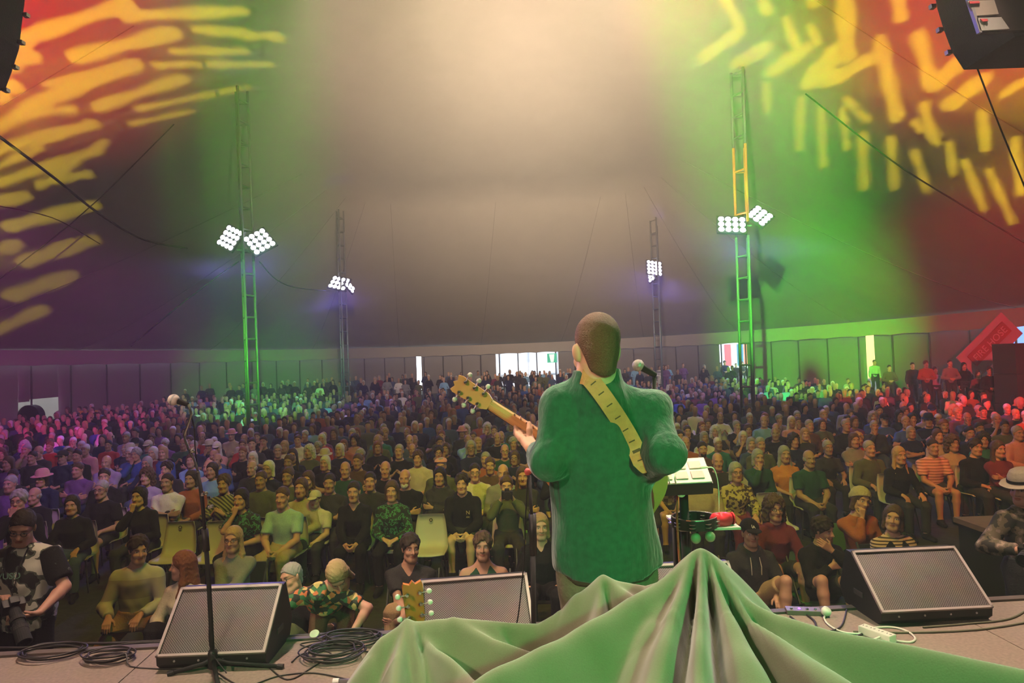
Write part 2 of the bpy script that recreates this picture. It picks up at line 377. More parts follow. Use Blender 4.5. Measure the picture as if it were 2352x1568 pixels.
class Pose:
    """skeleton in person space: faces -y, left is +x, feet on z = 0"""
    def __init__(s, female=False, seat=0.45, lean=0.05, twist=0.0, side=0.0, stand=False, head=(0, 0.05, 0), fat=0.0):
        s.f = female; s.fat = fat
        pz = 0.95 if stand else seat + 0.075
        s.pel = V3(0, 0, pz); s.T = rotm(twist, -lean * 0 + 0, side) @ rotm(0, lean, 0)
        s.lv = [(z, rx * (1 + fat * (1.0 if z < .3 else .5)), ry * (1 + 1.6 * fat * (1.0 if z < .3 else .4)), c) for z, rx, ry, c in (TORSO_F if female else TORSO_M)]
        s.nck = s.tp(0, .02, .49); s.H = rotm(twist * 0.6, 0, side * 0.5) @ rotm(*head); s.hc = s.nck + s.H @ V3(0, -.024, .148)
        w = .150 if female else .172
        s.sh = {1: s.tp(w, .015, .378), -1: s.tp(-w, .015, .378)}
        s.el = {}; s.wr = {}; s.hand = {}
        hw = .095
        s.hip = {1: s.pel + V3(hw, 0, -.02), -1: s.pel + V3(-hw, 0, -.02)}
        if stand: s.kn = {i: V3(.10 * i, -.02, .50) for i in (1, -1)}; s.an = {i: V3(.11 * i, .02, .085) for i in (1, -1)}
        else: s.kn = {i: V3(.13 * i, -.43, max(seat, .45) + .04) for i in (1, -1)}; s.an = {i: V3(.12 * i, -.42, .085) for i in (1, -1)}
        s.to = None; s.curl = {1: .5, -1: .5}
    def tp(s, x, y, z): return s.pel + s.T @ V3(x, y, z)
    def arm(s, i, w, pole=None, d=None, n=None, curl=.5):
        l1, l2 = (.265, .235) if s.f else (.285, .255)
        w = np.asarray(w, float); sh = s.sh[i]; dd = w - sh; L = np.linalg.norm(dd)
        if L > (l1 + l2) * .99: w = sh + dd / L * (l1 + l2) * .99
        s.wr[i] = w; s.el[i] = elbow(sh, w, l1, l2, pole if pole is not None else V3(.9 * i, .5, -.8))
        d = unit(w - s.el[i]) if d is None else unit(d); n = V3(0, 0, -1) if n is None else np.asarray(n, float); n = unit(n - d * (n @ d))
        s.hand[i] = (d, n); s.curl[i] = curl; return s
    def arms(s, kind):
        if kind == 'lap':
            for i in (1, -1): s.arm(i, V3(.075 * i, -.26, s.pel[2] + .085), d=V3(-.75 * i, -.6, -.25), n=V3(-.3 * i, 0, -1))
        elif kind == 'clasp':
            for i in (1, -1): s.arm(i, V3(.06 * i, -.36, s.pel[2] + .03), d=V3(-.45 * i, -.7, -.55), n=V3(-1 * i, 0, -.2), pole=V3(.8 * i, .5, -.3), curl=.7)
        elif kind == 'cross':
            s.arm(1, s.tp(-.10, -.16, .235), d=V3(-.9, -.1, .15), n=V3(0, 1, 0), pole=V3(1, -.2, -1.2)); s.arm(-1, s.tp(.10, -.19, .20), d=V3(.9, .15, .1), n=V3(0, 1, 0), pole=V3(-1, -.2, -1.2))
        elif kind == 'knees':
            for i in (1, -1): s.arm(i, V3(.135 * i, -.33, s.pel[2] + .10), d=V3(-.15 * i, -.9, -.4), n=V3(0, 0, -1), pole=V3(.6 * i, .6, -.3))
        elif kind == 'chin':
            s.arm(1, V3(.03, -.24, s.pel[2] + .09), d=V3(-.8, -.4, -.1), n=V3(0, 0, -1)); m = s.hc + s.H @ V3(-.025, -.115, -.16)
            s.arm(-1, m, d=V3(.15, .1, .9), n=V3(0, .9, .1), pole=V3(-.5, -.5, -1), curl=.8)
        elif kind == 'cam':
            for i in (1, -1): s.arm(i, s.hc + V3(.075 * i, -.20, -.13), d=V3(-.25 * i, -.35, .75), n=V3(-1 * i, -.1, 0), pole=V3(.7 * i, 0, -1), curl=.9)
        elif kind == 'clap':
            for i in (1, -1): s.arm(i, s.tp(.075 * i, -.24, .26), d=V3(-.5 * i, -.5, .7), n=V3(-1 * i, 0, 0), pole=V3(1 * i, .1, -.9), curl=.15)
        elif kind == 'phone':
            s.arm(1, V3(.10, -.30, s.pel[2] + .09), d=V3(-.5, -.8, -.2)); s.arm(-1, s.tp(-.09, -.24, .30), d=V3(.2, -.3, .8), n=V3(.9, 0, .2), curl=.9)
        elif kind == 'down':
            for i in (1, -1): s.arm(i, s.sh[i] + V3(.06 * i, -.05, -.52), d=V3(-.05 * i, -.15, -1), n=V3(-1 * i, 0, 0), pole=V3(.4 * i, 1, 0))
        elif kind == 'fold':      # standing, hands in front
            for i in (1, -1): s.arm(i, s.pel + V3(.06 * i, -.17, .08), d=V3(-.8 * i, -.2, -.4), n=V3(0, 1, 0), pole=V3(1 * i, .5, 0))
        return s
    # ---- surfaces
    def limb_r(s): return .90 if s.f else 1.0
    def body(s):
        q = Sdf(); r = s.limb_r(); T = s.T
        q.stack(s.pel, T, s.lv, .03)
        H, c = s.H, s.hc
        def hp(x, y, z): return c + H @ V3(x, y, z)
        q.cone(s.tp(0, .025, .44), hp(0, .025, -.06), .060 * (r * .5 + .5) * getattr(s, 'nk', 1), .052 * r * getattr(s, 'nk', 1), .035)
        q.ell(hp(0, .018, .042), (.074, .094, .088), H, .02); q.ell(hp(0, -.022, -.035), (.060, .070, .083), H, .035)
        q.cone(hp(-.012, -.066, -.100), hp(.012, -.066, -.100), .024, .024, .035)
        q.cone(hp(-.042, -.010, -.078), hp(-.020, -.055, -.096), .020, .022, .03); q.cone(hp(.042, -.010, -.078), hp(.020, -.055, -.096), .020, .022, .03)
        q.cone(hp(-.035, -.066, .028), hp(.035, -.066, .028), .014, .014, .025)
        for i in (1, -1):
            q.ell(hp(.033 * i, -.092, .004), (.019, .016, .012), H, .014, True); q.ell(hp(.032 * i, -.068, .005), (.015, .013, .012), H, .004)
            q.ell(hp(.040 * i, -.062, -.032), (.020, .018, .018), H, .025)
            q.ell(hp(.076 * i, .012, -.008), (.009, .019, .031), H @ rotm(0.35 * i, 0, 0.15 * i), .010)
        q.cone(hp(0, -.084, .008), hp(0, -.106, -.028), .008, .0125, .012); q.cone(hp(-.013, -.092, -.031), hp(.013, -.092, -.031), .008, .008, .01)
        q.ell(hp(0, -.086, -.055), (.025, .011, .006), H, .008); q.ell(hp(0, -.085, -.067), (.022, .011, .007), H, .008); q.ell(hp(0, -.098, -.061), (.022, .006, .0022), H, .005, True)
        for i in (1, -1):
            if i in s.el:
                q.cone(s.tp(.05 * i, .018, .425), s.sh[i], .050 * r, .054 * r, .05)
                q.cone(s.sh[i], s.el[i], .054 * r, .041 * r, .03); m = s.el[i] + (s.wr[i] - s.el[i]) * .3
                q.cone(s.el[i], m, .040 * r, .043 * r, .02); q.cone(m, s.wr[i], .043 * r, .026 * r, .02); s.hand_prims(q, i)
            q.cone(s.hip[i], s.kn[i], .085 * r, .056 * r, .04); m = s.kn[i] + (s.an[i] - s.kn[i]) * .3
            q.cone(s.kn[i], m, .054 * r, .056 * r, .02); q.cone(m, s.an[i], .056 * r, .036 * r, .02)
            t = s.toe(i); q.cone(s.an[i] + V3(0, .0, -.03), t, .036 * r, .028 * r, .03); q.cone(s.an[i], s.an[i] + V3(0, .035, -.045), .036, .034, .03)
        return q
    def toe(s, i):
        if s.to and i in s.to: return s.to[i]
        return s.an[i] + V3(.02 * i, -.15, -.052)
    def hand_prims(s, q, i):
        r = .88 if s.f else 1.0; d, n = s.hand[i]; w = s.wr[i]; sd = np.cross(d, n) * (1 if i > 0 else -1)
        # thumb side: for a left hand with palm down and fingers forward the thumb is to the right
        sd = -sd if i > 0 else -sd
        cu = s.curl[i]
        for o, L, a in ((.028, .068, 1.0), (.0095, .078, 1.0), (-.0095, .072, 1.05), (-.028, .056, 1.12)):
            k = w + d * .088 * r + sd * o * r
            q.cone(w + sd * o * .55 * r + d * .008, k, .0155 * r, .0125 * r, .012)
            d1 = unit(d * math.cos(cu * a) + n * math.sin(cu * a) + sd * o * 1.5); p1 = k + d1 * L * .52 * r
            d2 = unit(d * math.cos(cu * a * 2.1) + n * math.sin(cu * a * 2.1) + sd * o * .8); p2 = p1 + d2 * L * .5 * r
            q.cone(k, p1, .0100 * r, .0090 * r, .005); q.cone(p1, p2, .0088 * r, .0075 * r, .003)
        b = w + d * .022 * r + sd * .018 * r; t1 = b + unit(d * .6 + sd * .75 + n * .25) * .048 * r; t2 = t1 + unit(d * .9 + sd * .25 + n * (.25 + .4 * cu)) * .034 * r
        q.cone(b, t1, .0150 * r, .0110 * r, .012); q.cone(t1, t2, .0108 * r, .0085 * r, .003)
    def boxes(s, hands=True):
        R = np.abs(s.H); hl = s.hc + s.H @ V3(0, -.01, -.005); b = [(hl - V3(.115, .135, .150), hl + V3(.115, .135, .150))]
        if hands:
            for i in s.wr:
                d, n = s.hand[i]; c = s.wr[i] + d * .085 + n * .02; e = np.maximum(np.abs(d) * .10, .075); b.append((c - e, c + e))
        return b
    def top(s, long=True, neck='crew', t=.014, hem=-.09, loose=0.0, sleeve=1.0, hood=False, collar=False):
        q = Sdf(); r = s.limb_r(); g = t + loose
        lv = [(max(z, hem), rx + g + loose * (1 if z < .25 else 0), ry + g + loose * (1 if z < .25 else 0), c) for z, rx, ry, c in s.lv if z > hem - .06 and z < .47]
        lv[0] = (hem, *lv[0][1:]); lv.append((.478, .082 if not s.f else .074, .070, .02))
        q.stack(s.pel, s.T, lv, .03)
        for i in (1, -1):
            if i not in s.el or sleeve <= 0: continue
            q.cone(s.tp(.05 * i, .018, .42), s.sh[i], .050 * r + t, .054 * r + t, .05)
            if long:
                q.cone(s.sh[i], s.el[i], .057 * r + g, .047 * r + g, .03); e = s.el[i] + (s.wr[i] - s.el[i]) * .92
                q.cone(s.el[i], s.el[i] + (e - s.el[i]) * .5, .047 * r + g, .044 * r + g, .02)
                q.capc(s.el[i] + (e - s.el[i]) * .1, e, .046 * r + g, .033 * r + t, .02)
            else:
                e = s.sh[i] + (s.el[i] - s.sh[i]) * .72 * sleeve; q.capc(s.sh[i] - (e - s.sh[i]) * .15, e, .060 * r + g, .056 * r + g, .03)
        if hood:
            for k in range(9):
                a = PI * (k / 8) * 1.25 - .4; a2 = PI * ((k + 1) / 8) * 1.25 - .4
                q.cone(s.tp(.085 * math.cos(a), .03 + .085 * math.sin(a), .47 + .01 * math.sin(a)), s.tp(.085 * math.cos(a2), .03 + .085 * math.sin(a2), .47 + .01 * math.sin(a2)), .034, .034, .02)
        if collar:
            q.capc(s.tp(0, .022, .44), s.tp(0, .028, .535), .088, .070, .03)
        up = s.tp(0, .02, .62)
        if not collar: q.cone(s.tp(0, .005, .505), up, .062 if not hood else .055, .12, .015, True)
        if neck == 'v': q.cone(s.tp(0, -.13, .36), s.tp(0, -.06, .52), .012, .075, .012, True)
        if neck == 'tank':
            for i in (1, -1): q.cone(s.tp(.215 * i, .0, .50), s.tp(.235 * i, 0, .22), .075, .060, .02, True)
            q.cone(s.tp(0, -.13, .35), s.tp(0, -.06, .52), .02, .085, .012, True)
        q.noise = .0045; q.nf = 34.0
        return q
    def bottom(s, long=True, t=.013):
        q = Sdf(); r = s.limb_r(); lv = [(z, rx + t, ry + t, c) for z, rx, ry, c in s.lv if z < .05]; lv.append((.08, lv[-1][1] * .97, lv[-1][2] * .97, 0))
        q.stack(s.pel, s.T, lv, .04)
        for i in (1, -1):
            if long:
                q.cone(s.hip[i], s.kn[i], .088 * r + t, .060 * r + t, .04); q.capc(s.kn[i] + (s.an[i] - s.kn[i]) * .02, s.an[i] + (s.kn[i] - s.an[i]) * .06, .060 * r + t, .046 * r + t, .04)
            else:
                e = s.hip[i] + (s.kn[i] - s.hip[i]) * .80; q.capc(s.hip[i], e, .092 * r + t, .072 * r + t, .04)
        q.noise = .004; q.nf = 30.0
        return q
    def shoe(s, i):
        q = Sdf(); a = s.an[i]; t = s.toe(i); q.cone(a + V3(0, .04, -.045), a + V3(0, -.02, -.03), .042, .042, .03); q.cone(a + (t - a) * .25 + V3(0, 0, -.02), t, .044, .036, .03); q.capc(a + V3(0, 0, -.04), a + V3(0, 0, .012), .05, .047, .02)
        return q

# ---- things worn on the head, in head space
def hair_sdf(style):
    q = Sdf(); q.noise = .0022; q.nf = 150.0
    if style == 'fringe':
        q.ell((0, .020, .000), (.082, .098, .066), None, .02); q.ell((0, -.095, .0), (.085, .085, .14), None, .02, True); q.cut((0, 0, .045), (0, -.25, 1)); q.cut((0, .02, -.045), (0, -.25, -1)); return q
    big = {'short': -.003, 'buzz': -.0075, 'mess': .010, 'bob': .002, 'long': .002, 'curly': .020, 'pony': .002, 'bun': .002}[style]
    q.ell((0, .020, .046), (.084 + big, .104 + big, .095 + big), None, .02)
    if style == 'mess': q.noise = .006; q.nf = 95.0
    if style == 'curly': q.noise = .009; q.nf = 110.0
    if style in ('short', 'buzz', 'mess', 'pony', 'bun'):
        q.cone((0, .075, .0), (0, .072, -.055), .045, .035, .03)
        q.cut((0, .03, -.028), (0, -.95, -1)) if style not in ('mess', 'buzz') else q.cut((0, .03, -.045), (0, -.8, -1))
        if style == 'buzz': q.noise = 0; q.cone((0, .055, -.02), (0, .040, -.085), .050, .046, .03)
    elif style == 'bob':
        for i in (1, -1): q.cone((.066 * i, .018, .03), (.074 * i, .012, -.100), .026, .028, .03)
        q.cone((0, .065, .0), (0, .07, -.10), .06, .06, .04)
    elif style == 'long':
        for i in (1, -1): q.cone((.066 * i, .018, .03), (.082 * i, .015, -.15), .026, .028, .03); q.cone((.082 * i, .015, -.15), (.092 * i, -.035, -.26), .028, .020, .03)
        q.cone((0, .065, .0), (0, .085, -.24), .065, .065, .04)
    elif style == 'curly':
        for i in (1, -1): q.cone((.075 * i, .03, .03), (.088 * i, .03, -.11), .042, .045, .04)
        q.cone((0, .08, .0), (0, .08, -.13), .07, .075, .04)
    if style == 'pony': q.cone((0, .115, .05), (0, .15, -.10), .035, .02, .02)
    if style == 'bun': q.ell((0, .06, .15), (.04, .04, .035), None, .02)
    if style == 'buzz': q.ell((0, -.098, -.045), (.066, .066, .125), None, .012, True)
    else: q.ell((0, -.108, -.030), (.064 if style != 'curly' else .066, .090, .112), None, .014, True)
    return q
def cap_sdf(kind):
    q = Sdf()
    if kind == 'cap':
        q.ell((0, .018, .052), (.094, .114, .100), None, .02); q.cut((0, 0, .040), (0, -.18, -1))
        return q
    if kind == 'brim':
        q.ell((0, -.115, .048), (.074, .085, .012), rotm(0, .12, 0), .01); q.cut((0, -.075, 0), (0, 1, 0)); return q
    if kind == 'beanie':
        q.ell((0, .026, .052), (.100, .120, .106), None, .02); q.cone((-.06, .07, .02), (.06, .07, .02), .035, .035, .04); q.cut((0, 0, .030), (0, -.45, -1)); q.noise = .0025; q.nf = 160; return q
    if kind == 'crown':
        q.stack((0, .015, .045), rotm(), [(0, .096, .117, 0), (.06, .092, .110, 0), (.10, .074, .092, 0), (.118, .045, .06, 0)], .02); return q
    if kind == 'hat_brim':
        q.ell((0, .010, .048), (.150, .175, .012), rotm(0, .05, 0), .01); return q
    if kind == 'flat':
        q.ell((0, -.005, .085), (.100, .125, .040), rotm(0, .25, 0), .02); q.cut((0, 0, .06), (0, -.25, -1)); return q
HEADMESH = {}
def head_mesh(kind, h=.0075):
    if (kind, h) not in HEADMESH:
        q = hair_sdf(kind[5:]) if kind.startswith('hair_') else cap_sdf(kind)
        V, Q = polygonise(q, h); HEADMESH[kind, h] = npmesh(kind, V, Q, [mat('blank')])
    return HEADMESH[kind, h]
def glasses_mesh():
    if 'gl' not in HEADMESH:
        b = MB()
        for i in (1, -1):
            b.tube([(.032 * i + .021 * math.cos(a), -.094 + .004 * abs(math.cos(a)), .004 + .016 * math.sin(a)) for a in np.linspace(0, 2 * PI, 14)[:-1]], .0022, 5, closed=True)
            b.tube([(.053 * i, -.088, .008), (.078 * i, -.04, .010), (.080 * i, .02, .008)], .0022, 5)
        b.tube([(-.011, -.096, .008), (.011, -.096, .008)], .0022, 5)
        o = b.build('tmp', mat('blank')); HEADMESH['gl'] = o.data; bpy.data.objects.remove(o)
    return HEADMESH['gl']

def body_mesh(P, h=.015, hf=.006, hands=True):
    q = P.body(); bx = P.boxes(hands)
    V, Q = multires(q, h, bx, hf)
    me = npmesh('body', V, Q, [mat('blank')])
    u = (V - P.hc) @ P.H; x, y, z = np.abs(u[:, 0]), u[:, 1], u[:, 2]
    fr = (y < -.045)
    sm = lambda v, a, b: np.clip((b - v) / (b - a), 0, 1)
    lip = fr * sm(np.abs(x / .026) ** 2 + np.abs((z + .061) / .0115) ** 2, .6, 1.3)
    ew = fr * sm(((x - .032) / .014) ** 2 + ((z - .004) / .0075) ** 2, .6, 1.4)
    dk = fr * np.maximum(sm(((x - .032) / .0065) ** 2 + ((z - .004) / .0075) ** 2, .6, 1.4), .85 * sm(((x - .034) / .021) ** 2 + ((z - .027 - .05 * (x - .03)) / .006) ** 2, .6, 1.4))
    a = me.color_attributes.new('feat', 'FLOAT_COLOR', 'POINT'); c = np.ones((len(V), 4), np.float32); c[:, 0] = lip; c[:, 1] = ew; c[:, 2] = dk
    a.data.foreach_set('color', c.ravel()); return me
def skin(key, col):
    k = 'skin_' + key
    if k in MATS: return MATS[k]
    m = mat(k, col, .55, 0, .35); nt = m.node_tree; b = nt.nodes['Principled BSDF']
    at_ = nt.nodes.new('ShaderNodeVertexColor'); at_.layer_name = 'feat'; sp = nt.nodes.new('ShaderNodeSeparateColor'); nt.links.new(at_.outputs['Color'], sp.inputs[0])
    prev = None
    for ch, c, amt in (('Red', (col[0] * .75, col[1] * .38, col[2] * .36), .8), ('Green', (.75, .72, .70), .8), ('Blue', (.03, .02, .015), .9)):
        mu = nt.nodes.new('ShaderNodeMath'); mu.operation = 'MULTIPLY'; mu.inputs[1].default_value = amt; nt.links.new(sp.outputs[ch], mu.inputs[0])
        mx = nt.nodes.new('ShaderNodeMix'); mx.data_type = 'RGBA'; nt.links.new(mu.outputs[0], mx.inputs['Factor'])
        if prev is None: mx.inputs['A'].default_value = (*col, 1)
        else: nt.links.new(prev, mx.inputs['A'])
        mx.inputs['B'].default_value = (*c, 1); prev = mx.outputs['Result']
    nt.links.new(prev, b.inputs['Base Color']); return m
SKINS = [('fair', (.55, .33, .23)), ('rosy', (.52, .28, .20)), ('tan', (.42, .24, .155)), ('olive', (.34, .20, .13))]
HAIRS = {'black': (.012, .010, .009), 'dark': (.030, .020, .014), 'brown': (.085, .048, .026), 'red': (.20, .075, .03), 'blonde': (.42, .29, .14), 'grey': (.33, .32, .31), 'white': (.66, .64, .62)}
def hairm(k): return mat('hair_' + k, HAIRS[k], .6, 0, .3, bump=.6, scale=160)
CLOTH = {'black': (.012, .012, .013), 'charcoal': (.035, .035, .037), 'navy': (.015, .02, .06), 'blue': (.05, .10, .36), 'denim': (.06, .09, .17), 'white': (.72, .70, .66), 'cream': (.55, .50, .40), 'grey': (.22, .22, .22),
         'olive': (.09, .10, .045), 'forest': (.02, .07, .04), 'teal': (.03, .16, .14), 'mint': (.30, .46, .38), 'khaki': (.36, .25, .13), 'brown': (.10, .055, .03), 'rust': (.34, .10, .035), 'orange': (.62, .22, .05), 'red': (.42, .04, .04),
         'pink': (.62, .30, .30), 'purple': (.16, .07, .22), 'lilac': (.34, .28, .46), 'sand': (.40, .33, .22), 'sky': (.20, .38, .62), 'wine': (.17, .03, .05)}
def cloth(k):
    if k in MATS: return MATS[k]
    return mat('cloth_' + k, CLOTH[k], .92, 0, .15, bump=.35, scale=70, vary=.18)
def setmat(o, m):
    if not o.material_slots: o.data.materials.append(m)
    o.material_slots[0].link = 'OBJECT'; o.material_slots[0].material = m
TEMPL = {}
class Templ:
    def __init__(s, P, h, hf, hands, feet=True): s.P = P; s.h = h; s.hf = hf; s.feet = feet; s.body = body_mesh(P, h, hf, hands); s.c = {}
    def top(s, **k):
        key = ('t',) + tuple(sorted(k.items()))
        if key not in s.c: V, Q = polygonise(s.P.top(**k), s.h); s.c[key] = npmesh('top', V, Q, [mat('blank')])
        return s.c[key]
    def bottom(s, long):
        if ('b', long) not in s.c: V, Q = polygonise(s.P.bottom(long), s.h); s.c['b', long] = npmesh('bottom', V, Q, [mat('blank')])
        return s.c['b', long]
    def shoe(s, i):
        if ('s', i) not in s.c: V, Q = polygonise(s.P.shoe(i), .014); s.c['s', i] = npmesh('shoe', V, Q, [mat('blank')])
        return s.c['s', i]
def dress(t, name, label, loc, rz=0.0, scale=1.0, sk=0, hair='short', hairc='brown', top='black', long=True, neck='crew', hood=False, collar=False, loose=0.0, sleeve=1.0, bottom='charcoal', trousers=True,
          hat=None, hatc='black', beard=None, glasses=False, group=None, shoes='black', hh=.0075, hem=-.09, topname=None):
    """a person: Empty at the feet > body, top, trousers/shorts, shoes, hair, hat ..."""
    r = empty(name, loc, rz, label, 'person', group); r.scale = (scale,) * 3
    o = link('body', t.body, r); setmat(o, skin(*SKINS[sk % 4]))
    kw = dict(long=long, neck=neck)
    if hood: kw['hood'] = True
    if collar: kw['collar'] = True
    if loose: kw['loose'] = loose
    if sleeve != 1.0: kw['sleeve'] = sleeve
    if hem != -.09: kw['hem'] = hem
    o = link(topname or ('sweater' if long else 'shirt'), t.top(**kw), r); setmat(o, cloth(top))
    if bottom: o = link('trousers' if trousers else 'shorts', t.bottom(trousers), r); setmat(o, cloth(bottom))
    if t.feet:
        for i in (1, -1): o = link('shoe', t.shoe(i), r); setmat(o, cloth(shoes))
    P = t.P; M = Matrix(((*P.H[0], P.hc[0]), (*P.H[1], P.hc[1]), (*P.H[2], P.hc[2]), (0, 0, 0, 1)))
    def on(nm, me, m): q = link(nm, me, r); setmat(q, m); q.matrix_local = M; return q
    if hair: on('hair', head_mesh('hair_' + hair, hh), hairm(hairc))
    if hat == 'cap': q = on('cap', head_mesh('cap', hh), cloth(hatc)); b = link('brim', head_mesh('brim', hh), q); setmat(b, cloth(hatc))
    elif hat == 'beanie': on('beanie', head_mesh('beanie', hh), cloth(hatc))
    elif hat == 'flat': on('flat_cap', head_mesh('flat', hh), cloth(hatc))
    elif hat == 'hat': q = on('hat', head_mesh('crown', hh), cloth(hatc)); b = link('brim', head_mesh('hat_brim', hh), q); setmat(b, cloth(hatc))
    if beard:
        if 'beard' not in HEADMESH:
            q = Sdf(); q.ell((0, -.052, -.085), (.052, .052, .050)); q.ell((0, -.088, -.062), (.018, .02, .006), None, .008, True); q.cut((0, 0, -.040), (0, .25, 1)); q.cut((0, -.01, 0), (0, 1, 0)); q.noise = .002; q.nf = 150
            V, Q = polygonise(q, .0075); HEADMESH['beard'] = npmesh('beard', V, Q, [mat('blank')])
        on('beard', HEADMESH['beard'], hairm(beard))
    if glasses: on('glasses', glasses_mesh(), mat('glasses_frame', (.02, .018, .016), .3, .2))
    return r
def seat_templ(arms, female=False, near=True, head=(0, .02, 0), fat=0.0):
    key = (arms, female, near, head, fat)
    if key not in TEMPL:
        P = Pose(female=female, lean={'clasp': .16, 'chin': .22, 'knees': .14}.get(arms, .03), head=head, fat=fat).arms(arms)
        TEMPL[key] = Templ(P, .016 if near else .024, .0058 if near else .010, near)
    return TEMPL[key]
# ---------------------------------------------------------------- the tent: floor, walls, roof
TCX, TCY, TA, TB = -2.5, 18.0, 24.0, 36.0
EAVE = 4.15
def ground_z(x, y): return 0.55 * max(0.0, min(1.0, (y - 28) / 18.0)) ** 1.5
gx = np.linspace(-34, 30, 33); gy = np.linspace(-9, 62, 72)
V = [(x, y, ground_z(x, y)) for y in gy for x in gx]; n = len(gx)
Q = [(j * n + i, j * n + i + 1, (j + 1) * n + i + 1, (j + 1) * n + i) for j in range(len(gy) - 1) for i in range(n - 1)]
tag(link('floor', npmesh('floor', V, Q, [mat('grass_ground', (.030, .034, .018), .95, 0, .2, bump=.8, scale=9, vary=.5)])), 'dark trampled ground under the seated crowd', kind='structure')

VINYL = mat('tent_vinyl', (.28, .25, .22), .62, 0, .35, bump=.12, scale=1.3, vary=.10)
VINYL_W = mat('tent_wall_vinyl', (.20, .18, .18), .6, 0, .35, bump=.5, scale=1.1, vary=.08)
def ell(a, k=1.0): return Vector((TCX + TA * k * math.cos(a), TCY + TB * k * math.sin(a), 0))
# roof: lofted from the ridge area round the king poles down to the eave
NA, NS = 96, 22
def core(a):
    # rounded rectangle round the king poles
    c, s_ = math.cos(a), math.sin(a); e = 0.28
    return Vector((-0.6 + 8.6 * math.copysign(abs(c) ** e, c), 17.5 + 20.5 * math.copysign(abs(s_) ** e, s_), 0))
RV = []; RQ = []
for i in range(NA):
    a = 2 * PI * i / NA; p, q = core(a), ell(a)
    scal = 0.35 * (0.5 - 0.5 * math.cos(24 * a))          # slack between the guy points
    for j in range(NS + 1):
        s_ = j / NS; P = p.lerp(q, s_); z = EAVE + (12.1 - EAVE) * (1 - s_) ** 1.22 - scal * math.sin(PI * s_) * 0.6
        RV.append((P.x, P.y, z))
for i in range(NA):
    k = (i + 1) % NA
    for j in range(NS): RQ.append((i * (NS + 1) + j, i * (NS + 1) + j + 1, k * (NS + 1) + j + 1, k * (NS + 1) + j))
# the ridge area itself: rings shrinking to the middle, sagging a little
base = len(RV); NR = 8; cc = Vector((-0.6, 17.5, 0))
for i in range(NA):
    p = core(2 * PI * i / NA)
    for j in range(1, NR + 1):
        P = p.lerp(cc, j / NR * .99999); RV.append((P.x, P.y, 12.1 + 1.1 * math.sin(PI / 2 * j / NR)))
for i in range(NA):
    k = (i + 1) % NA
    for j in range(NR):
        A = i * (NS + 1) if j == 0 else base + i * NR + j - 1; B = k * (NS + 1) if j == 0 else base + k * NR + j - 1
        RQ.append((A, B, base + k * NR + j, base + i * NR + j))
roof = link('ceiling', npmesh('ceiling', RV, RQ, [VINYL])); tag(roof, 'dark vinyl big-top roof rising to the king poles', kind='structure')
ROOF_BVH = BVHTree.FromPolygons([Vector(v) for v in RV], RQ)
def roof_hit(px, py):
    d = (at(px, py, 10) - CAM).normalized(); h = ROOF_BVH.ray_cast(CAM, d); return h[0]
# seams of the roof panels
def roof_line(p, q, n=14, off=.05):
    pts = []
    for k in range(n + 1):
        P = p.lerp(q, k / n); h = ROOF_BVH.ray_cast(Vector((P.x, P.y, 30)), Vector((0, 0, -1)))
        if h[0] is not None: pts.append(h[0] - Vector((0, 0, off)))
    return pts
for i in range(0, NA, 4):
    a = 2 * PI * i / NA; pts = roof_line(core(a).lerp(ell(a), .02), ell(a).lerp(core(a), .01))
    if len(pts) > 3 and max(p.y for p in pts) > 4: MB().tube(pts, .014, 5).build('seam', mat('tent_seam', (.16, .14, .125), .8), roof)

# wall of panels hanging between side poles, valance above
wall = empty('wall_back', (0, 0, 0)); tag(wall, 'tent side wall of hanging vinyl panels all round', kind='structure')
valance = empty('trim_1', (0, 0, 0)); tag(valance, 'pale scalloped valance hanging from the tent eave', kind='structure')
POLE = mat('side_pole', (.05, .04, .035), .5, .3); LACE = mat('lace', (.02, .018, .018), .9)
angs = [-.35 + k * (PI + .70) / 62 for k in range(63)]
def gap_px(px): return [(1135, 1283, 3.05, 'door'), (1648, 1716, 3.3, 'door'), (953, 968, 3.0, 'slit'), (1986, 2006, 3.6, 'slit'), (2300, 2420, 3.4, 'door')]
def panel(a0, a1, z0, z1, bulge=.10):
    N = 8; V = []; Q = []
    for i in range(N + 1):
        a = a0 + (a1 - a0) * i / N; P = ell(a, .992); b = ell(a, .985); gz = ground_z(P.x, P.y)
        for j in range(7):
            t = j / 6; s_ = math.sin(PI * i / N) * math.sin(PI * min(1, t * 1.2)) * bulge + .03 * math.sin(9 * t + 7 * a * 20)
            R = P.lerp(b, s_ * 2.2); zz = (z0 + gz) + (z1 + gz * 0 - z0 - gz) * t
            V.append((R.x, R.y, zz))
    for i in range(N):
        for j in range(6): Q.append((i * 7 + j, (i + 1) * 7 + j, (i + 1) * 7 + j + 1, i * 7 + j + 1))
    o = link('panel', npmesh('panel', V, Q, [VINYL_W]), wall); return o
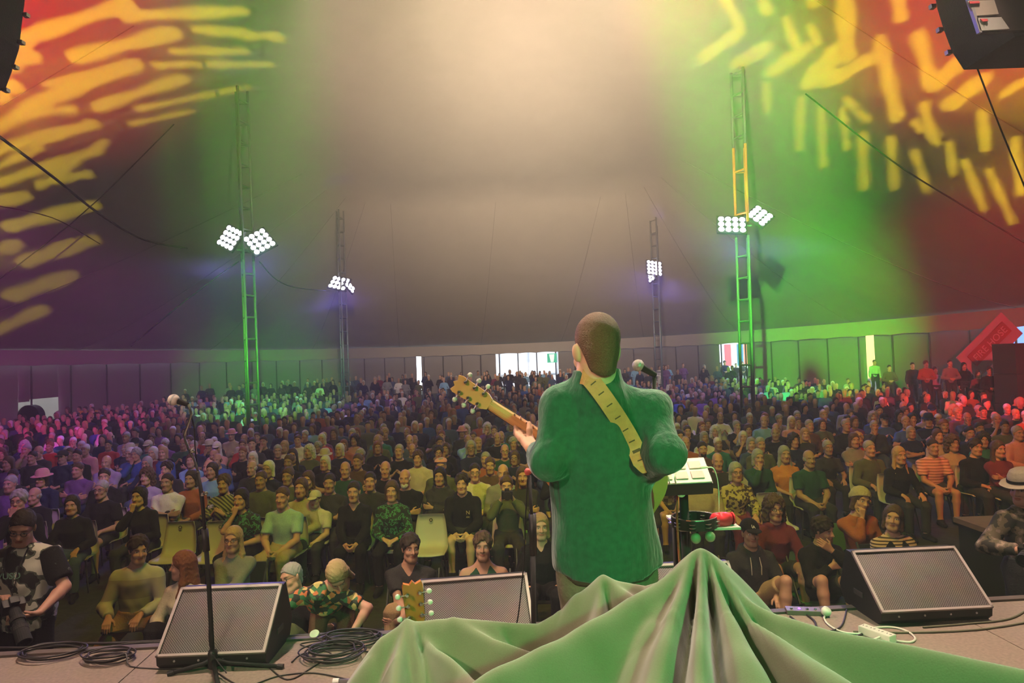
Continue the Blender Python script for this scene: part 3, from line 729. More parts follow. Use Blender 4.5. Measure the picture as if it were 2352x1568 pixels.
# openings in image pixels -> skipped stretches of wall
def ang_of_px(px, z=2.2):
    best = None
    for k in range(400):
        a = .05 + k * (PI - .1) / 399; x, y = proj(ell(a, .99) + Vector((0, 0, z)))
        if best is None or abs(x - px) < best[0]: best = (abs(x - px), a)
    return best[1]
OPEN = []
for x0, x1 in ((1138, 1281), (1650, 1716), (956, 968), (1988, 2005), (2312, 2440), (42, 131)):
    OPEN.append((ang_of_px(x1), ang_of_px(x0)))
cuts = sorted(set([a for a in angs] + [a for o in OPEN for a in o]))
for a0, a1 in zip(cuts[:-1], cuts[1:]):
    mid = (a0 + a1) / 2; z0 = -.05
    if a1 - a0 < .002: continue
    op = [k for k, o in enumerate(OPEN) if o[0] < mid < o[1]]
    if op:
        k = op[0]
        if k == 0: panel(a0, a1, 2.95, 3.55, .02)
        elif k == 1: panel(a0, a1, 3.25, 3.55, .02)
        elif k == 4: pass
        elif k == 5: panel(a0, a1, 1.5 + .2 * math.sin((mid - OPEN[5][0]) / (OPEN[5][1] - OPEN[5][0]) * PI), 3.55, .25)
        continue
    x, _ = proj(ell(mid) + Vector((0, 0, 2)))
    panel(a0, a1, z0, 3.55, .25 if x < 420 else .10)
for a in angs:
    P = ell(a, .983); gz = ground_z(P.x, P.y)
    MB().tube([(P.x, P.y, gz - .02), (P.x, P.y, 4.1)], .045, 8).build('pole', POLE, wall, smooth=True)
for k in range(0, 62):
    a0, a1 = angs[k], angs[k + 1]; N = 8; V = []; Q = []
    for i in range(N + 1):
        a = a0 + (a1 - a0) * i / N; P = ell(a, .975); top = ell(a, .985)
        sag = .05 * math.sin(PI * i / N)
        for t in (0, .33, .66, 1):
            b = .02 * math.sin(23 * a + 5 * t); R = top.lerp(P, .3 + .5 * t + b); V.append((R.x, R.y, 4.2 - (.78 - sag) * t))
    for i in range(N):
        for j in range(3): Q.append((i * 4 + j, (i + 1) * 4 + j, (i + 1) * 4 + j + 1, i * 4 + j + 1))
    link('valance_panel', npmesh('valance_panel', V, Q, [mat('valance_vinyl', (.32, .29, .29), .6, 0, .35, bump=.4, scale=1.6)]), valance)
# closes the tent behind the stage
for k in range(24):
    a0 = PI + .33 + k * (PI - .66) / 24; a1 = PI + .33 + (k + 1) * (PI - .66) / 24; panel(a0, a1, -.05, EAVE + .1)
bk = MB().box((-30, -8.3, 0), (28, -8.1, 14)).build('wall_front', mat('black_drape', (.008, .008, .008), .95)); tag(bk, 'black drape behind the stage', kind='structure')

# ---------------------------------------------------------------- outside the openings
OUTW = mat('white_marquee', (.80, .80, .80), .6)
def outside(px, py, Y, w, h, name, label, cat, m, th=.08):
    P = at(px, py, Y); b = MB(); b.box((-w / 2, 0, 0), (w / 2, th, h)); q = empty(name, (P.x, P.y, ground_z(P.x, P.y)), 0, label, cat)
    b.build('wall_sheet', m, q); return q
ms = outside(1215, 860, 62, 9.0, 4.2, 'marquee', 'white marquee wall outside the far doorway', 'marquee', OUTW)
for i in (-1, 0, 1): MB().box((-.06 + 2.6 * i, -.12, 0), (.06 + 2.6 * i, 0, 4.2)).build('upright', mat('grey_post', (.45, .45, .46), .5), ms)
MB().box((-4.5, -.14, 1.05), (4.5, -.06, 1.15)).build('rail', mat('grey_post'), ms)
m2 = outside(1690, 830, 60, 4.5, 4.4, 'stall', 'white stall with coloured banners outside the second doorway', 'stall', OUTW)
for x, w, c in ((-.95, .55, (.75, .12, .12)), (.15, .5, (.02, .22, .25)), (.75, .25, (.75, .22, .08))):
    MB().box((x, -.06, 1.2), (x + w, -.01, 3.1)).build('banner', mat('banner%.2f' % x, c, .8), m2)
MB().prism([(-2.3, 3.75), (2.3, 3.75), (1.9, 4.5), (-1.9, 4.5)], 1, -.2, .1).build('awning', mat('awning', (.78, .74, .35), .7), m2)
m3 = outside(85, 960, 42, 9, 3.4, 'service_wall', 'pale timber hoarding outside the lifted wall beside the fan', 'hoarding', mat('hoarding', (.10, .08, .06), .8, vary=.2, scale=2))
m4 = outside(2335, 800, 36, 7, 6.5, 'sky_sheet', 'blue tarpaulin added as sky outside the corner by the dark stack', 'backdrop', mat('sky_blue', (.12, .22, .60), .7))  # blue sheet added where the corner opens on the sky
m5 = outside(1997, 800, 52, 2.4, 4.2, 'yellow_flag', 'tall yellow banner outside the narrow slit in the wall', 'banner', mat('yellow_flag', (.85, .55, .12), .8))
# exit sign by the far doorway
P = at(1268, 822, 51.0); ex = empty('exit_sign', P, 0, 'small lit green exit sign above the far doorway', 'sign')
MB().box((-.36, -.05, -.34), (.36, .05, .34)).build('case', mat('sign_case', (.02, .25, .16), .5, emit=(.02, .75, .45), estr=.55), ex)
MB().prism([(-.10, -.30), (.10, -.30), (.18, .28), (-.22, .28)], 1, -.07, -.05).build('pictogram', mat('sign_white', (.8, .9, .9), .5, emit=(.6, .95, .9), estr=.8), ex)

# ---------------------------------------------------------------- king pole masts with floodlights
TRUSS = mat('truss_steel', (.16, .18, .21), .5, .5); TRUSS_UNLIT = mat('truss_unlit', (.10, .10, .09), .6, .3); TRUSS_O = mat('truss_orange', (.60, .26, .05), .6)  # same steel, painted darker above the floods where their light stops
LED = mat('led', (.9, .9, 1), .4, emit=(.86, .80, 1.0), estr=9.0); HOUSE = mat('lamp_housing', (.02, .02, .025), .5)
def mast(px, ytop, ylamp, Y, lean, label, side, panels, legpx, orange=None):
    s_ = F / Y; P = at(px, ylamp, Y); hx, hy = proj((P.x, P.y, 0))
    w = legpx / s_ / 2; top = at(px, ytop, Y).z + .3; g = ground_z(P.x, P.y)
    r = empty('lighting_mast', (P.x - lean * (P.z - g), P.y, g), 0, label, 'mast')
    def pt(k, z):
        cx = [(-w, .12), (w, .12), (w * .25, -.35)][k]; return Vector((cx[0] + lean * z, cx[1], z))
    zl = P.z - g
    segs = [(0, zl - .35, TRUSS), (zl - .35, top - g, TRUSS_UNLIT)]
    if orange: segs = [(0, zl - .35, TRUSS), (zl + .1, zl + orange, TRUSS_O), (zl + orange, top - g, TRUSS_UNLIT)]
    for z0, z1, m in segs:
        for k in range(3): MB().tube([pt(k, z0), pt(k, z1)], .045, 6).build('leg', m, r, smooth=True)
        z = z0 + .3
        while z < z1:
            for k in range(3): MB().tube([pt(k, z), pt((k + 1) % 3, z)], .030, 5).build('rung', m, r)
            z += .70 if m is not TRUSS_O else 1.4
    MB().tube([pt(0, zl - .35), pt(0, zl + .15)], .03, 6).build('mount', TRUSS, r); MB().tube([(lean * zl - .25, -.1, zl), (lean * zl + .25, -.1, zl)], .03, 6).build('mount', TRUSS, r)
    for (dx, dz, yaw, tilt, rl, nx, ny, sz) in panels:
        c = Vector((lean * zl + dx, -.15, zl + dz)); M = Matrix.Translation(c) @ Matrix.Rotation(yaw, 4, 'Z') @ Matrix.Rotation(rl, 4, 'Y') @ Matrix.Rotation(tilt, 4, 'X')
        h = MB(); W_, H_ = nx * sz / 2 + .03, ny * sz / 2 + .03; h.box((-W_, 0, -H_), (W_, .08, H_), M); f = h.build('floodlight', HOUSE, r)
        for a in range(nx):
            for b in range(ny):
                l = MB(); l.lathe([(0.001, 0), (sz * .40, .005), (sz * .44, .03)], M @ Vector(((a - (nx - 1) / 2) * sz, -.03, (b - (ny - 1) / 2) * sz)), (M.to_3x3() @ Vector((0, 1, 0))), 10); l.build('led', LED, f)
    return r, Vector((P.x, P.y, P.z))
M1 = mast(565, 228, 575, 22.0, -.012, 'tall lattice mast with two lit flood panels in a v, nearest the purple wall', -1,
          [(-.45, .40, -.45, -.35,   .45, 4, 4, .185), (.50, .25, .50, -.45, -.55, 4, 4, .19)], 27)[1]
M2 = mast(1706, 185, 520, 22.0, .014, 'tall lattice mast with two lit flood panels and an orange upper section', 1,
          [(-.40, .05, -.15, -.55, .10, 4, 3, .22), (.52, .30, .75, -.75, -.50, 4, 3, .22)], 26, 2.6)[1]
M3 = mast(785, 497, 655, 35.0, -.004, 'distant lattice mast with lit floodlights beside the pale beam', -1,
          [(-.10, .10, -.3, -.55, .25, 4, 3, .25), (.45, -.10, .9, -.4, .7, 3, 2, .22)], 16)[1]
M4 = mast(1506, 458, 620, 38.0, .006, 'distant lattice mast with lit floodlights above the player head', 1,
          [(-.10, .10, .2, -.35, .15, 4, 4, .22), (-.30, -.35, -.9, -.3, -.4, 2, 3, .22)], 15)[1]
for Mx, tgts, e in ((M1, [(-11, 14, 0), (-2, 13, 0), (-9, 30, 0)], 1200), (M2, [(2.5, 13, 0), (12, 16, 0), (8, 30, 0)], 1200), (M3, [(-6, 24, 0), (-14, 32, 0)], 1200), (M4, [(2, 26, 0), (12, 32, 0)], 1200)):
    for t in tgts:
        d = (Vector(t) - Mx).normalized(); spot('flood_lamp', Mx + d * .6 + Vector((0, -.3, 0)), t, VIOLET, e * (1.2 if t[1] > 20 else 1.0), 75, .6, .2)
    spot('flood_spill', Mx + Vector((0, -.4, .9)), Mx + Vector((.3, -1.2, 6)), VIOLET, 160, 26, .9, .1)

# ---------------------------------------------------------------- ropes and cables in the air
ROPE = mat('rope', (.012, .010, .010), .9)
def hang(pts, r, label, name='rigging_cable', cat='cable'):
    P = catmull([at(*p) for p in pts], 8); o = MB().tube(P, r, 6).build(name, ROPE, smooth=True); tag(o, label, cat, 'rigging lines inside the tent'); return o
hang([(-40, 285, 9), (120, 405, 11), (230, 492, 13), (330, 550, 15), (430, 570, 17)], .022, 'thick black cable sagging across the yellow light dashes')
hang([(-20, 470, 14), (120, 500, 15), (230, 560, 16)], .012, 'thin faint cable sagging under the thick black one')
hang([(-20, 655, 20), (190, 490, 20), (400, 285, 20)], .016, 'straight thin rope rising across the dashes by the purple wall')
hang([(300, 795, 21.8), (420, 695, 21.8), (548, 600, 21.8)], .02, 'straight guy rope running down from the mast nearest the purple wall')
hang([(595, 600, 22), (660, 655, 23), (760, 668, 35)], .018, 'slack cable between the two masts beside the purple wall')
hang([(2245, 158, 5.0), (2300, 300, 5.2), (2375, 480, 5.4)], .006, 'taut black line below the hanging speaker with paper labels')
hang([(1850, 215, 14), (2050, 370, 14), (2200, 465, 14), (2400, 585, 14)], .016, 'long thin rope sloping down across the red-lit roof')
# ---------------------------------------------------------------- gobo projectors throwing yellow dashes on the roof
DASH_L = [((60, 85), (290, 10), 46), ((290, 38), (560, 25), 34), ((175, 130), (400, 75), 46), ((450, 68), (560, 75), 30), ((540, 80), (640, 85), 26), ((360, 150), (620, 148), 22), ((400, 118), (560, 118), 26),
          ((60, 245), (310, 150), 44), ((225, 245), (420, 180), 36), ((315, 250), (570, 200), 18), ((20, 110), (110, 70), 50), ((0, 290), (150, 215), 44), ((-10, 160), (70, 130), 50), ((-20, 345), (215, 285), 40),
          ((60, 260), (165, 250), 24), ((0, 420), (225, 345), 34), ((90, 430), (240, 325), 24), ((25, 520), (215, 470), 40), ((-30, 470), (60, 450), 36), ((60, 600), (215, 550), 44), ((30, 680), (165, 630), 42), ((-10, 760), (100, 710), 36),
          ((-30, 230), (30, 200), 60), ((-20, 390), (90, 340), 26), ((300, 285), (440, 255), 16), ((90, 420), (200, 400), 26), ((-20, 580), (40, 560), 40), ((100, 195), (300, 140), 18)]
DASH_R = [((1625, 125), (1690, 80), 52), ((1660, -10), (1700, 60), 44), ((1705, 140), (1755, 110), 56), ((1740, -20), (1765, 30), 46), ((1805, 45), (1830, 110), 38), ((1780, 160), (1850, 110), 54), ((1860, 60), (1880, 100), 34),
          ((1860, 190), (1920, 120), 70), ((1870, 10), (1870, -20), 50), ((1940, -20), (1945, 130), 72), ((1900, 190), (1990, 140), 50), ((2060, -20), (2070, 40), 56), ((2020, 90), (2045, 200), 62), ((2040, 180), (2060, 270), 62), ((2110, 80), (2140, 200), 64),
          ((2150, 190), (2210, 140), 56), ((2190, 235), (2260, 180), 56), ((2310, 215), (2370, 175), 34), ((1760, 195), (1762, 255), 32), ((1840, 225), (1835, 340), 34), ((1885, 250), (1890, 380), 34), ((1935, 250), (1945, 340), 28), ((1980, 310), (1985, 430), 42), ((2045, 320), (2055, 430), 40),
          ((2100, 350), (2130, 440), 36), ((1940, 225), (1990, 275), 30), ((2120, 240), (2150, 330), 44), ((2100, 280), (2115, 300), 34), ((2180, 330), (2190, 400), 36), ((2215, 370), (2260, 480), 38), ((2270, 390), (2325, 510), 34), ((2255, 260), (2265, 340), 50), ((2330, 320), (2345, 440), 44), ((2380, 330), (2380, 400), 50), ((2300, 80), (2380, 40), 60)]
GOBO_MAT = mat('gobo_steel', (.03, .03, .03), .6, .5)
def gobo(loc, dashes, watts, label, color):
    L = Vector(loc); hits = []
    for a, b, w in dashes:
        A, B = roof_hit(*a), roof_hit(*b)
        m = ((a[0] + b[0]) / 2, (a[1] + b[1]) / 2); t = Vector((b[0] - a[0], b[1] - a[1])); t = t.normalized() if t.length > 1 else Vector((1, 0)); n_ = (-t.y * w / 2, t.x * w / 2)
        C, D = roof_hit(m[0] + n_[0], m[1] + n_[1]), roof_hit(m[0] - n_[0], m[1] - n_[1])
        if None in (A, B, C, D): continue
        hits.append([(p - L).normalized() for p in (A, B, C, D)])
    ax = sum((h[0] + h[1] for h in hits), Vector()).normalized(); u = ax.cross(Vector((0, 0, 1))).normalized(); v = u.cross(ax)
    D0 = .30
    T = lambda d: np.array((d.dot(u), d.dot(v))) / d.dot(ax) * D0
    caps = [[T(q) for q in h] for h in hits]
    ext = max(max(abs(c).max() for c in k) for k in caps) + .03; N = 300; g = (np.arange(N) + .5) / N * 2 * ext - ext
    X, Y = np.meshgrid(g, g); hole = np.zeros((N, N), bool)
    for A, B, C, D in caps:
        ab = B - A; L2 = ab @ ab + 1e-12; t = np.clip(((X - A[0]) * ab[0] + (Y - A[1]) * ab[1]) / L2, 0, 1); q = np.hypot(X - A[0] - t * ab[0], Y - A[1] - t * ab[1])
        wv = np.hypot(*(C - D)) / 2; wob = 1 + .18 * np.sin(t * 9 + A[0] * 90) ; hole |= q < wv * wob * (.66 if loc[0] < 0 else .55)
    r = empty('gobo_projector', L, 0, label, 'stage light', 'gobo projectors'); c = 2 * ext / N; V = []; Fc = []
    for j in range(N):
        i = 0
        while i < N:
            if hole[j, i]: i += 1; continue
            k = i
            while k < N and not hole[j, k]: k += 1
            o = len(V)
            for xx, yy in ((i, j), (k, j), (k, j + 1), (i, j + 1)): V.append(ax * D0 + u * (xx * c - ext) + v * (yy * c - ext))
            Fc.append((o, o + 1, o + 2, o + 3)); i = k
    b = MB(); b.v = [tuple(p) for p in V]; b.f = Fc; b.m = [0] * len(Fc); b.build('gobo_plate', GOBO_MAT, r)
    h = MB()
    for sx, sy, ex_, ey in ((-1, -1, 1, -1), (1, -1, 1, 1), (1, 1, -1, 1), (-1, 1, -1, -1)):      # four sides of the housing
        A = [u * (ext * sx) + v * (ext * sy), u * (ext * ex_) + v * (ext * ey)]; o = len(h.v)
        h.v += [tuple(ax * -.25 + A[0]), tuple(ax * -.25 + A[1]), tuple(ax * D0 + A[1]), tuple(ax * D0 + A[0])]; h.f.append((o, o + 1, o + 2, o + 3)); h.m.append(0)
    h.build('housing', GOBO_MAT, r); MB().tube([ax * -.2 - v * ext, Vector((0, 0, STAGE_Z - L.z))], .03, 8).build('stand', GOBO_MAT, r)
    d = bpy.data.lights.new('gobo_lamp', 'SPOT'); d.color = color; d.energy = watts; d.shadow_soft_size = .0012; d.spot_size = 2 * math.atan(ext * 1.35 / D0); d.spot_blend = .2
    o = bpy.data.objects.new('gobo_lamp', d); COL.objects.link(o); o.parent = r; o.rotation_euler = ax.to_track_quat('-Z', 'Y').to_euler()
    return r
gobo((-5.6, 1.6, 2.2), DASH_L, 60000, 'black gobo projector on a stand at the far edge of the deck, purple-wall side', (1.0, .82, .02))
gobo((5.8, 1.6, 2.2), DASH_R, 85000, 'black gobo projector on a stand at the far edge of the deck, red-lit side', (1.0, .80, .02))
# red wash on the roof corners
spot('roof_red_lamp', (-7.2, 5.0, 2.6), roof_hit(20, 60), (1, .03, .02), 30000, 34, 1.0, .1)
spot('roof_red_lamp', (7.2, 5.0, 2.6), roof_hit(2170, 40), (1, .03, .02), 28000, 30, 1.0, .1)
spot('roof_red_lamp', (2.0, 5.6, 6.2), roof_hit(1560, 10), (1, .06, .03), 14000, 16, 1.0, .1)
# ---------------------------------------------------------------- the stage
SA = math.atan(.051); SM = Matrix.Translation((0, 4.217, STAGE_Z)) @ Matrix.Rotation(SA, 4, 'Z')
DECK = mat('deck_ply', (.20, .155, .125), .75, 0, .3, bump=.25, scale=55, vary=.35)
BLACK = mat('black_satin', (.012, .012, .012), .45); MBLACK = mat('black_matt', (.010, .010, .010), .8); CHROME = mat('chrome', (.75, .72, .68), .22, 1.0); STEEL = mat('steel', (.42, .42, .42), .4, .9)
deck = empty('floor', (0, 0, 0)); deck.matrix_world = SM; tag(deck, 'brown plywood stage deck of bolted panels', kind='structure')
deck.location = SM.translation; deck.rotation_euler = (0, 0, SA)
for i in range(-3, 3):
    for j in range(0, 8):
        x0 = -2.15 + 2.37 * i; MB().box((x0 + .003, -1.2 * (j + 1) + .003 - .06, -.05), (x0 + 2.367, -1.2 * j - .003 - .06, 0)).build('deck_panel', DECK, deck, bevel=.002)
MB().box((-9.3, -.057, -.07), (7.1, 0, .012)).build('edge_strip', mat('edge_strip', (.10, .08, .07), .55, .2), deck, bevel=.003)
sk = MB().box((-9.3, -9.6, -STAGE_Z), (7.1, -.03, -.055)).build('wall_left', mat('stage_skirt', (.010, .009, .009), .95)); sk.location = SM.translation; sk.rotation_euler = (0, 0, SA)
tag(sk, 'black skirt under the stage deck', kind='structure')

# ---- floor monitors
def grille_mat():
    if 'grille' in MATS: return MATS['grille']
    m = bpy.data.materials.new('grille'); m.use_nodes = True; MATS['grille'] = m; nt = m.node_tree; b = nt.nodes['Principled BSDF']; b.inputs['Roughness'].default_value = .5; b.inputs['Metallic'].default_value = .35
    tc = nt.nodes.new('ShaderNodeTexCoord'); v = nt.nodes.new('ShaderNodeTexVoronoi'); v.inputs['Scale'].default_value = 105; v.inputs['Randomness'].default_value = 0; v.voronoi_dimensions = '2D'
    mp = nt.nodes.new('ShaderNodeMapping'); mp.inputs['Rotation'].default_value = (0, 0, PI / 4); nt.links.new(tc.outputs['Object'], mp.inputs[0]); nt.links.new(mp.outputs[0], v.inputs['Vector'])
    r = nt.nodes.new('ShaderNodeValToRGB'); r.color_ramp.elements[0].position = .30; r.color_ramp.elements[0].color = (.012, .010, .010, 1); r.color_ramp.elements[1].position = .42; r.color_ramp.elements[1].color = (.17, .145, .135, 1)
    nt.links.new(v.outputs['Distance'], r.inputs[0])
    n = nt.nodes.new('ShaderNodeTexNoise'); n.inputs['Scale'].default_value = 7; nt.links.new(tc.outputs['Object'], n.inputs['Vector'])
    mx = nt.nodes.new('ShaderNodeMix'); mx.data_type = 'RGBA'; mx.blend_type = 'MULTIPLY'; mx.inputs['Factor'].default_value = .5; nt.links.new(r.outputs[0], mx.inputs['A']); nt.links.new(n.outputs['Color'], mx.inputs['B']); nt.links.new(mx.outputs['Result'], b.inputs['Base Color'])
    bp = nt.nodes.new('ShaderNodeBump'); bp.inputs['Strength'].default_value = .6; bp.inputs['Distance'].default_value = .004; nt.links.new(r.outputs[0], bp.inputs['Height']); nt.links.new(bp.outputs[0], b.inputs['Normal'])
    return m
RIM = mat('wedge_rim', (.34, .29, .27), .45, .3)
def wedge(pl, pr, label):
    H = .345; A = onz(*pl, STAGE_Z + H); B = onz(*pr, STAGE_Z + H); c = (A + B) / 2; d = B - A; w = d.length; rz = math.atan2(d.y, d.x)
    r = empty('floor_monitor', (c.x, c.y, STAGE_Z), rz, label, 'monitor')
    body = MB().prism([(-.04, H), (-.35, .075), (-.345, .03), (-.31, 0), (.06, 0), (.12, .10), (.02, H)], 0, -w / 2, w / 2).build('cabinet', BLACK, r, bevel=.006)
    # sloped face frame: from top edge (-.04, H) to (-.35, .075)
    e = Vector((0, -.31, .075 - H)); L = e.length; ey = -e.normalized(); ex = Vector((1, 0, 0)); ez = ex.cross(ey)
    M = Matrix(((ex.x, ey.x, ez.x, 0), (ex.y, ey.y, ez.y, (-.04 - .35) / 2), (ex.z, ey.z, ez.z, (H + .075) / 2), (0, 0, 0, 1)))
    f = MB(); a, b_ = w / 2, L / 2; t = .016
    for x0, y0, x1, y1 in ((-a, b_ - t, a, b_), (-a, -b_, a, -b_ + t * .8), (-a, -b_, -a + t, b_), (a - t, -b_, a, b_)): f.box((x0, y0, 0), (x1, y1, .016))
    o = f.build('frame', RIM, r); o.matrix_local = M
    g = MB(); N = 14
    V = []; Q = []
    for j in range(9):
        for i in range(N + 1):
            u, v_ = i / N * 2 - 1, j / 8 * 2 - 1; V.append((u * (a - t), v_ * (b_ - t), .004 + .004 * (1 - u * u) * (1 - v_ * v_)))
    for j in range(8):
        for i in range(N): Q.append((j * (N + 1) + i, j * (N + 1) + i + 1, (j + 1) * (N + 1) + i + 1, (j + 1) * (N + 1) + i))
    o = link('grille', npmesh('grille', V, Q, [grille_mat()]), r); o.matrix_local = M
    for s_ in (-1, 1): MB().box((s_ * (a + .001) - .003, -.16, .10), (s_ * (a + .001) + .003, -.06, .13)).build('handle', mat('handle_recess', (.05, .045, .045), .4), r)
    for i in range(4): MB().lathe([(.006, 0), (.006, .003)], (-a + .1 + i * (w - .2) / 3, -.352, .055), (0, -1, 0), 8).build('screw', STEEL, r)
    return r
wedge((425, 1346), (655, 1337), 'floor monitor wedge behind the tall gooseneck microphone stand')
wedge((966, 1331), (1207, 1313), 'floor monitor wedge just beyond the shiny guitar headstock')
wedge((1478, 1294), (1668, 1286), 'floor monitor wedge half hidden behind the draped cloth peak')
wedge((1946, 1263), (2181, 1252), 'floor monitor wedge beside the white power strip')

# ---- microphone stands
def mic_head(b, base, d, rb=.029):
    """ball grille and body of a microphone along d from base (back end)"""
    return b.lathe([(.009, 0), (.012, .01), (.0155, .10), (.019, .115)], base, d, 14)
def microphone(loc_back, loc_ball, label, rb=.029, grille=None):
    d = (loc_ball - loc_back); L = d.length; d = d.normalized(); r = empty('microphone', loc_back, 0, label, 'microphone')
    MB().lathe([(.010, 0), (.013, .01), (.016, L * .75), (.021, L - rb * .6)], (0, 0, 0), d, 16).build('handle', MBLACK, r, smooth=True)
    prof = [(max(.001, rb * math.sin(t)), L - rb * math.cos(t)) for t in np.linspace(.45, PI, 10)]
    MB().lathe(prof, (0, 0, 0), d, 18).build('grille_ball', grille or mat('mic_grille', (.62, .58, .54), .35, .8, bump=.5, scale=400), r, smooth=True)
    MB().lathe([(rb * 1.03, L - .004), (rb * 1.03, L + .004)], (0, 0, 0), d, 18).build('band', STEEL, r)
    return r
D = 3.73
base = onz(490, 1530, STAGE_Z); st = empty('microphone_stand', base, 0, 'black gooseneck microphone stand on short tripod legs', 'microphone stand')
def loc(p): return p - base
hub = at(489, 1512, D)
for p in ((395, 1545), (642, 1530), (505, 1590)):
    q = onz(*p, STAGE_Z + .012); MB().tube([loc(hub), loc(hub.lerp(q, .25)) + Vector((0, 0, -.01)), loc(q)], .011, 8).build('leg', MBLACK, st, smooth=True); MB().lathe([(.014, -.012), (.016, .02)], loc(q), (q - hub), 10).build('rubber_foot', BLACK, st)
MB().lathe([(.02, -.05), (.026, -.04), (.026, .03), (.018, .05)], loc(hub), (0, 0, 1), 14).build('hub', BLACK, st, smooth=True)
MB().tube([loc(hub), loc(at(479, 1330, D)), loc(at(472, 1235, D))], .0125, 10).build('lower_pole', MBLACK, st, smooth=True)
MB().tube([loc(at(472, 1240, D)), loc(at(465, 1160, D)), loc(at(455, 1085, D))], .009, 10).build('upper_pole', MBLACK, st, smooth=True)
MB().tube([loc(at(474, 1265, D)), loc(at(470, 1215, D))], .019, 10).build('clutch', BLACK, st, smooth=True)
for px, py in ((470, 1133), (478, 1165), (462, 1136), (483, 1163)): MB().lathe([(.004, 0), (.010, .004), (.010, .016), (.004, .02)], loc(at(px, py, D - .02)), (1, -.6, .2), 10).build('clamp_screw', CHROME, st, smooth=True)
MB().tube([loc(p) for p in catmull([at(455, 1085, D), at(447, 1058, D), at(438, 1040, D), at(426, 1012, D), at(424, 997, D), at(431, 978, D), at(438, 955, D), at(437, 940, D), at(430, 929, D)], 6)], .0065, 8).build('gooseneck', CHROME, st, smooth=True)
MB().lathe([(.005, 0), (.013, .005), (.013, .02), (.005, .025)], loc(at(437, 1037, D)), (1, -.3, .4), 12).build('joint', CHROME, st, smooth=True)
MB().tube([loc(p) for p in catmull([at(437, 945, D + .02), at(446, 985, D + .02), at(450, 1050, D + .02), at(468, 1150, D + .02), at(475, 1300, D + .015), at(480, 1420, D + .01), at(484, 1490, D), at(520, 1545, D - .15)], 8)], .0035, 6).build('cable', MBLACK, st)
microphone(at(432, 929, D), at(399, 918, D), 'pale round ball microphone on the gooseneck stand', .031, mat('foam_ball', (.62, .55, .50), .8))
# vocal microphone beyond the player's shoulder
D = 3.05; b0 = at(1500, 1250, D); b0.z = STAGE_Z; s2 = empty('microphone_stand', b0, 0, 'dark straight microphone stand hidden behind the player', 'microphone stand')
base = b0
MB().lathe([(.13, 0), (.13, .012), (.03, .03), (.012, .04)], (0, 0, 0), (0, 0, 1), 20).build('round_base', BLACK, s2, smooth=False)
MB().tube([(0, 0, .03), (0, 0, .9), loc(at(1503, 866, D))], .010, 10).build('pole', MBLACK, s2, smooth=True)
microphone(at(1507, 862, D), at(1466, 839, D), 'ball microphone beside the player head above his shoulder', .027)
# slim stand between player and middle monitor
D = 3.45; b0 = at(1222, 1420, D); b0.z = STAGE_Z; base = b0; s3 = empty('microphone_stand', b0, 0, 'thin dark stand without a microphone beside the player elbow', 'microphone stand')
MB().lathe([(.13, 0), (.13, .012), (.03, .03), (.012, .04)], (0, 0, 0), (0, 0, 1), 20).build('round_base', BLACK, s3)
MB().tube([(0, 0, .03), loc(at(1224, 1250, D))], .013, 10).build('lower_pole', MBLACK, s3, smooth=True); MB().tube([loc(at(1224, 1255, D)), loc(at(1216, 1092, D))], .009, 10).build('upper_pole', MBLACK, s3, smooth=True)
MB().tube([loc(at(1225, 1275, D)), loc(at(1223, 1180, D))], .019, 10).build('clutch', BLACK, s3, smooth=True)
MB().lathe([(.008, 0), (.017, .006), (.017, .025), (.006, .035)], loc(at(1214, 1090, D)), (-.2, -.2, 1), 12).build('clip', mat('red_lit_clip', (.45, .08, .06), .4), s3, smooth=True)  # red light falling on the clip is put into its colour
MB().tube([loc(p) for p in catmull([at(1212, 1100, D), at(1207, 1190, D), at(1203, 1290, D), at(1192, 1400, D), at(1185, 1440, D)], 6)], .0035, 6).build('cable', MBLACK, s3)

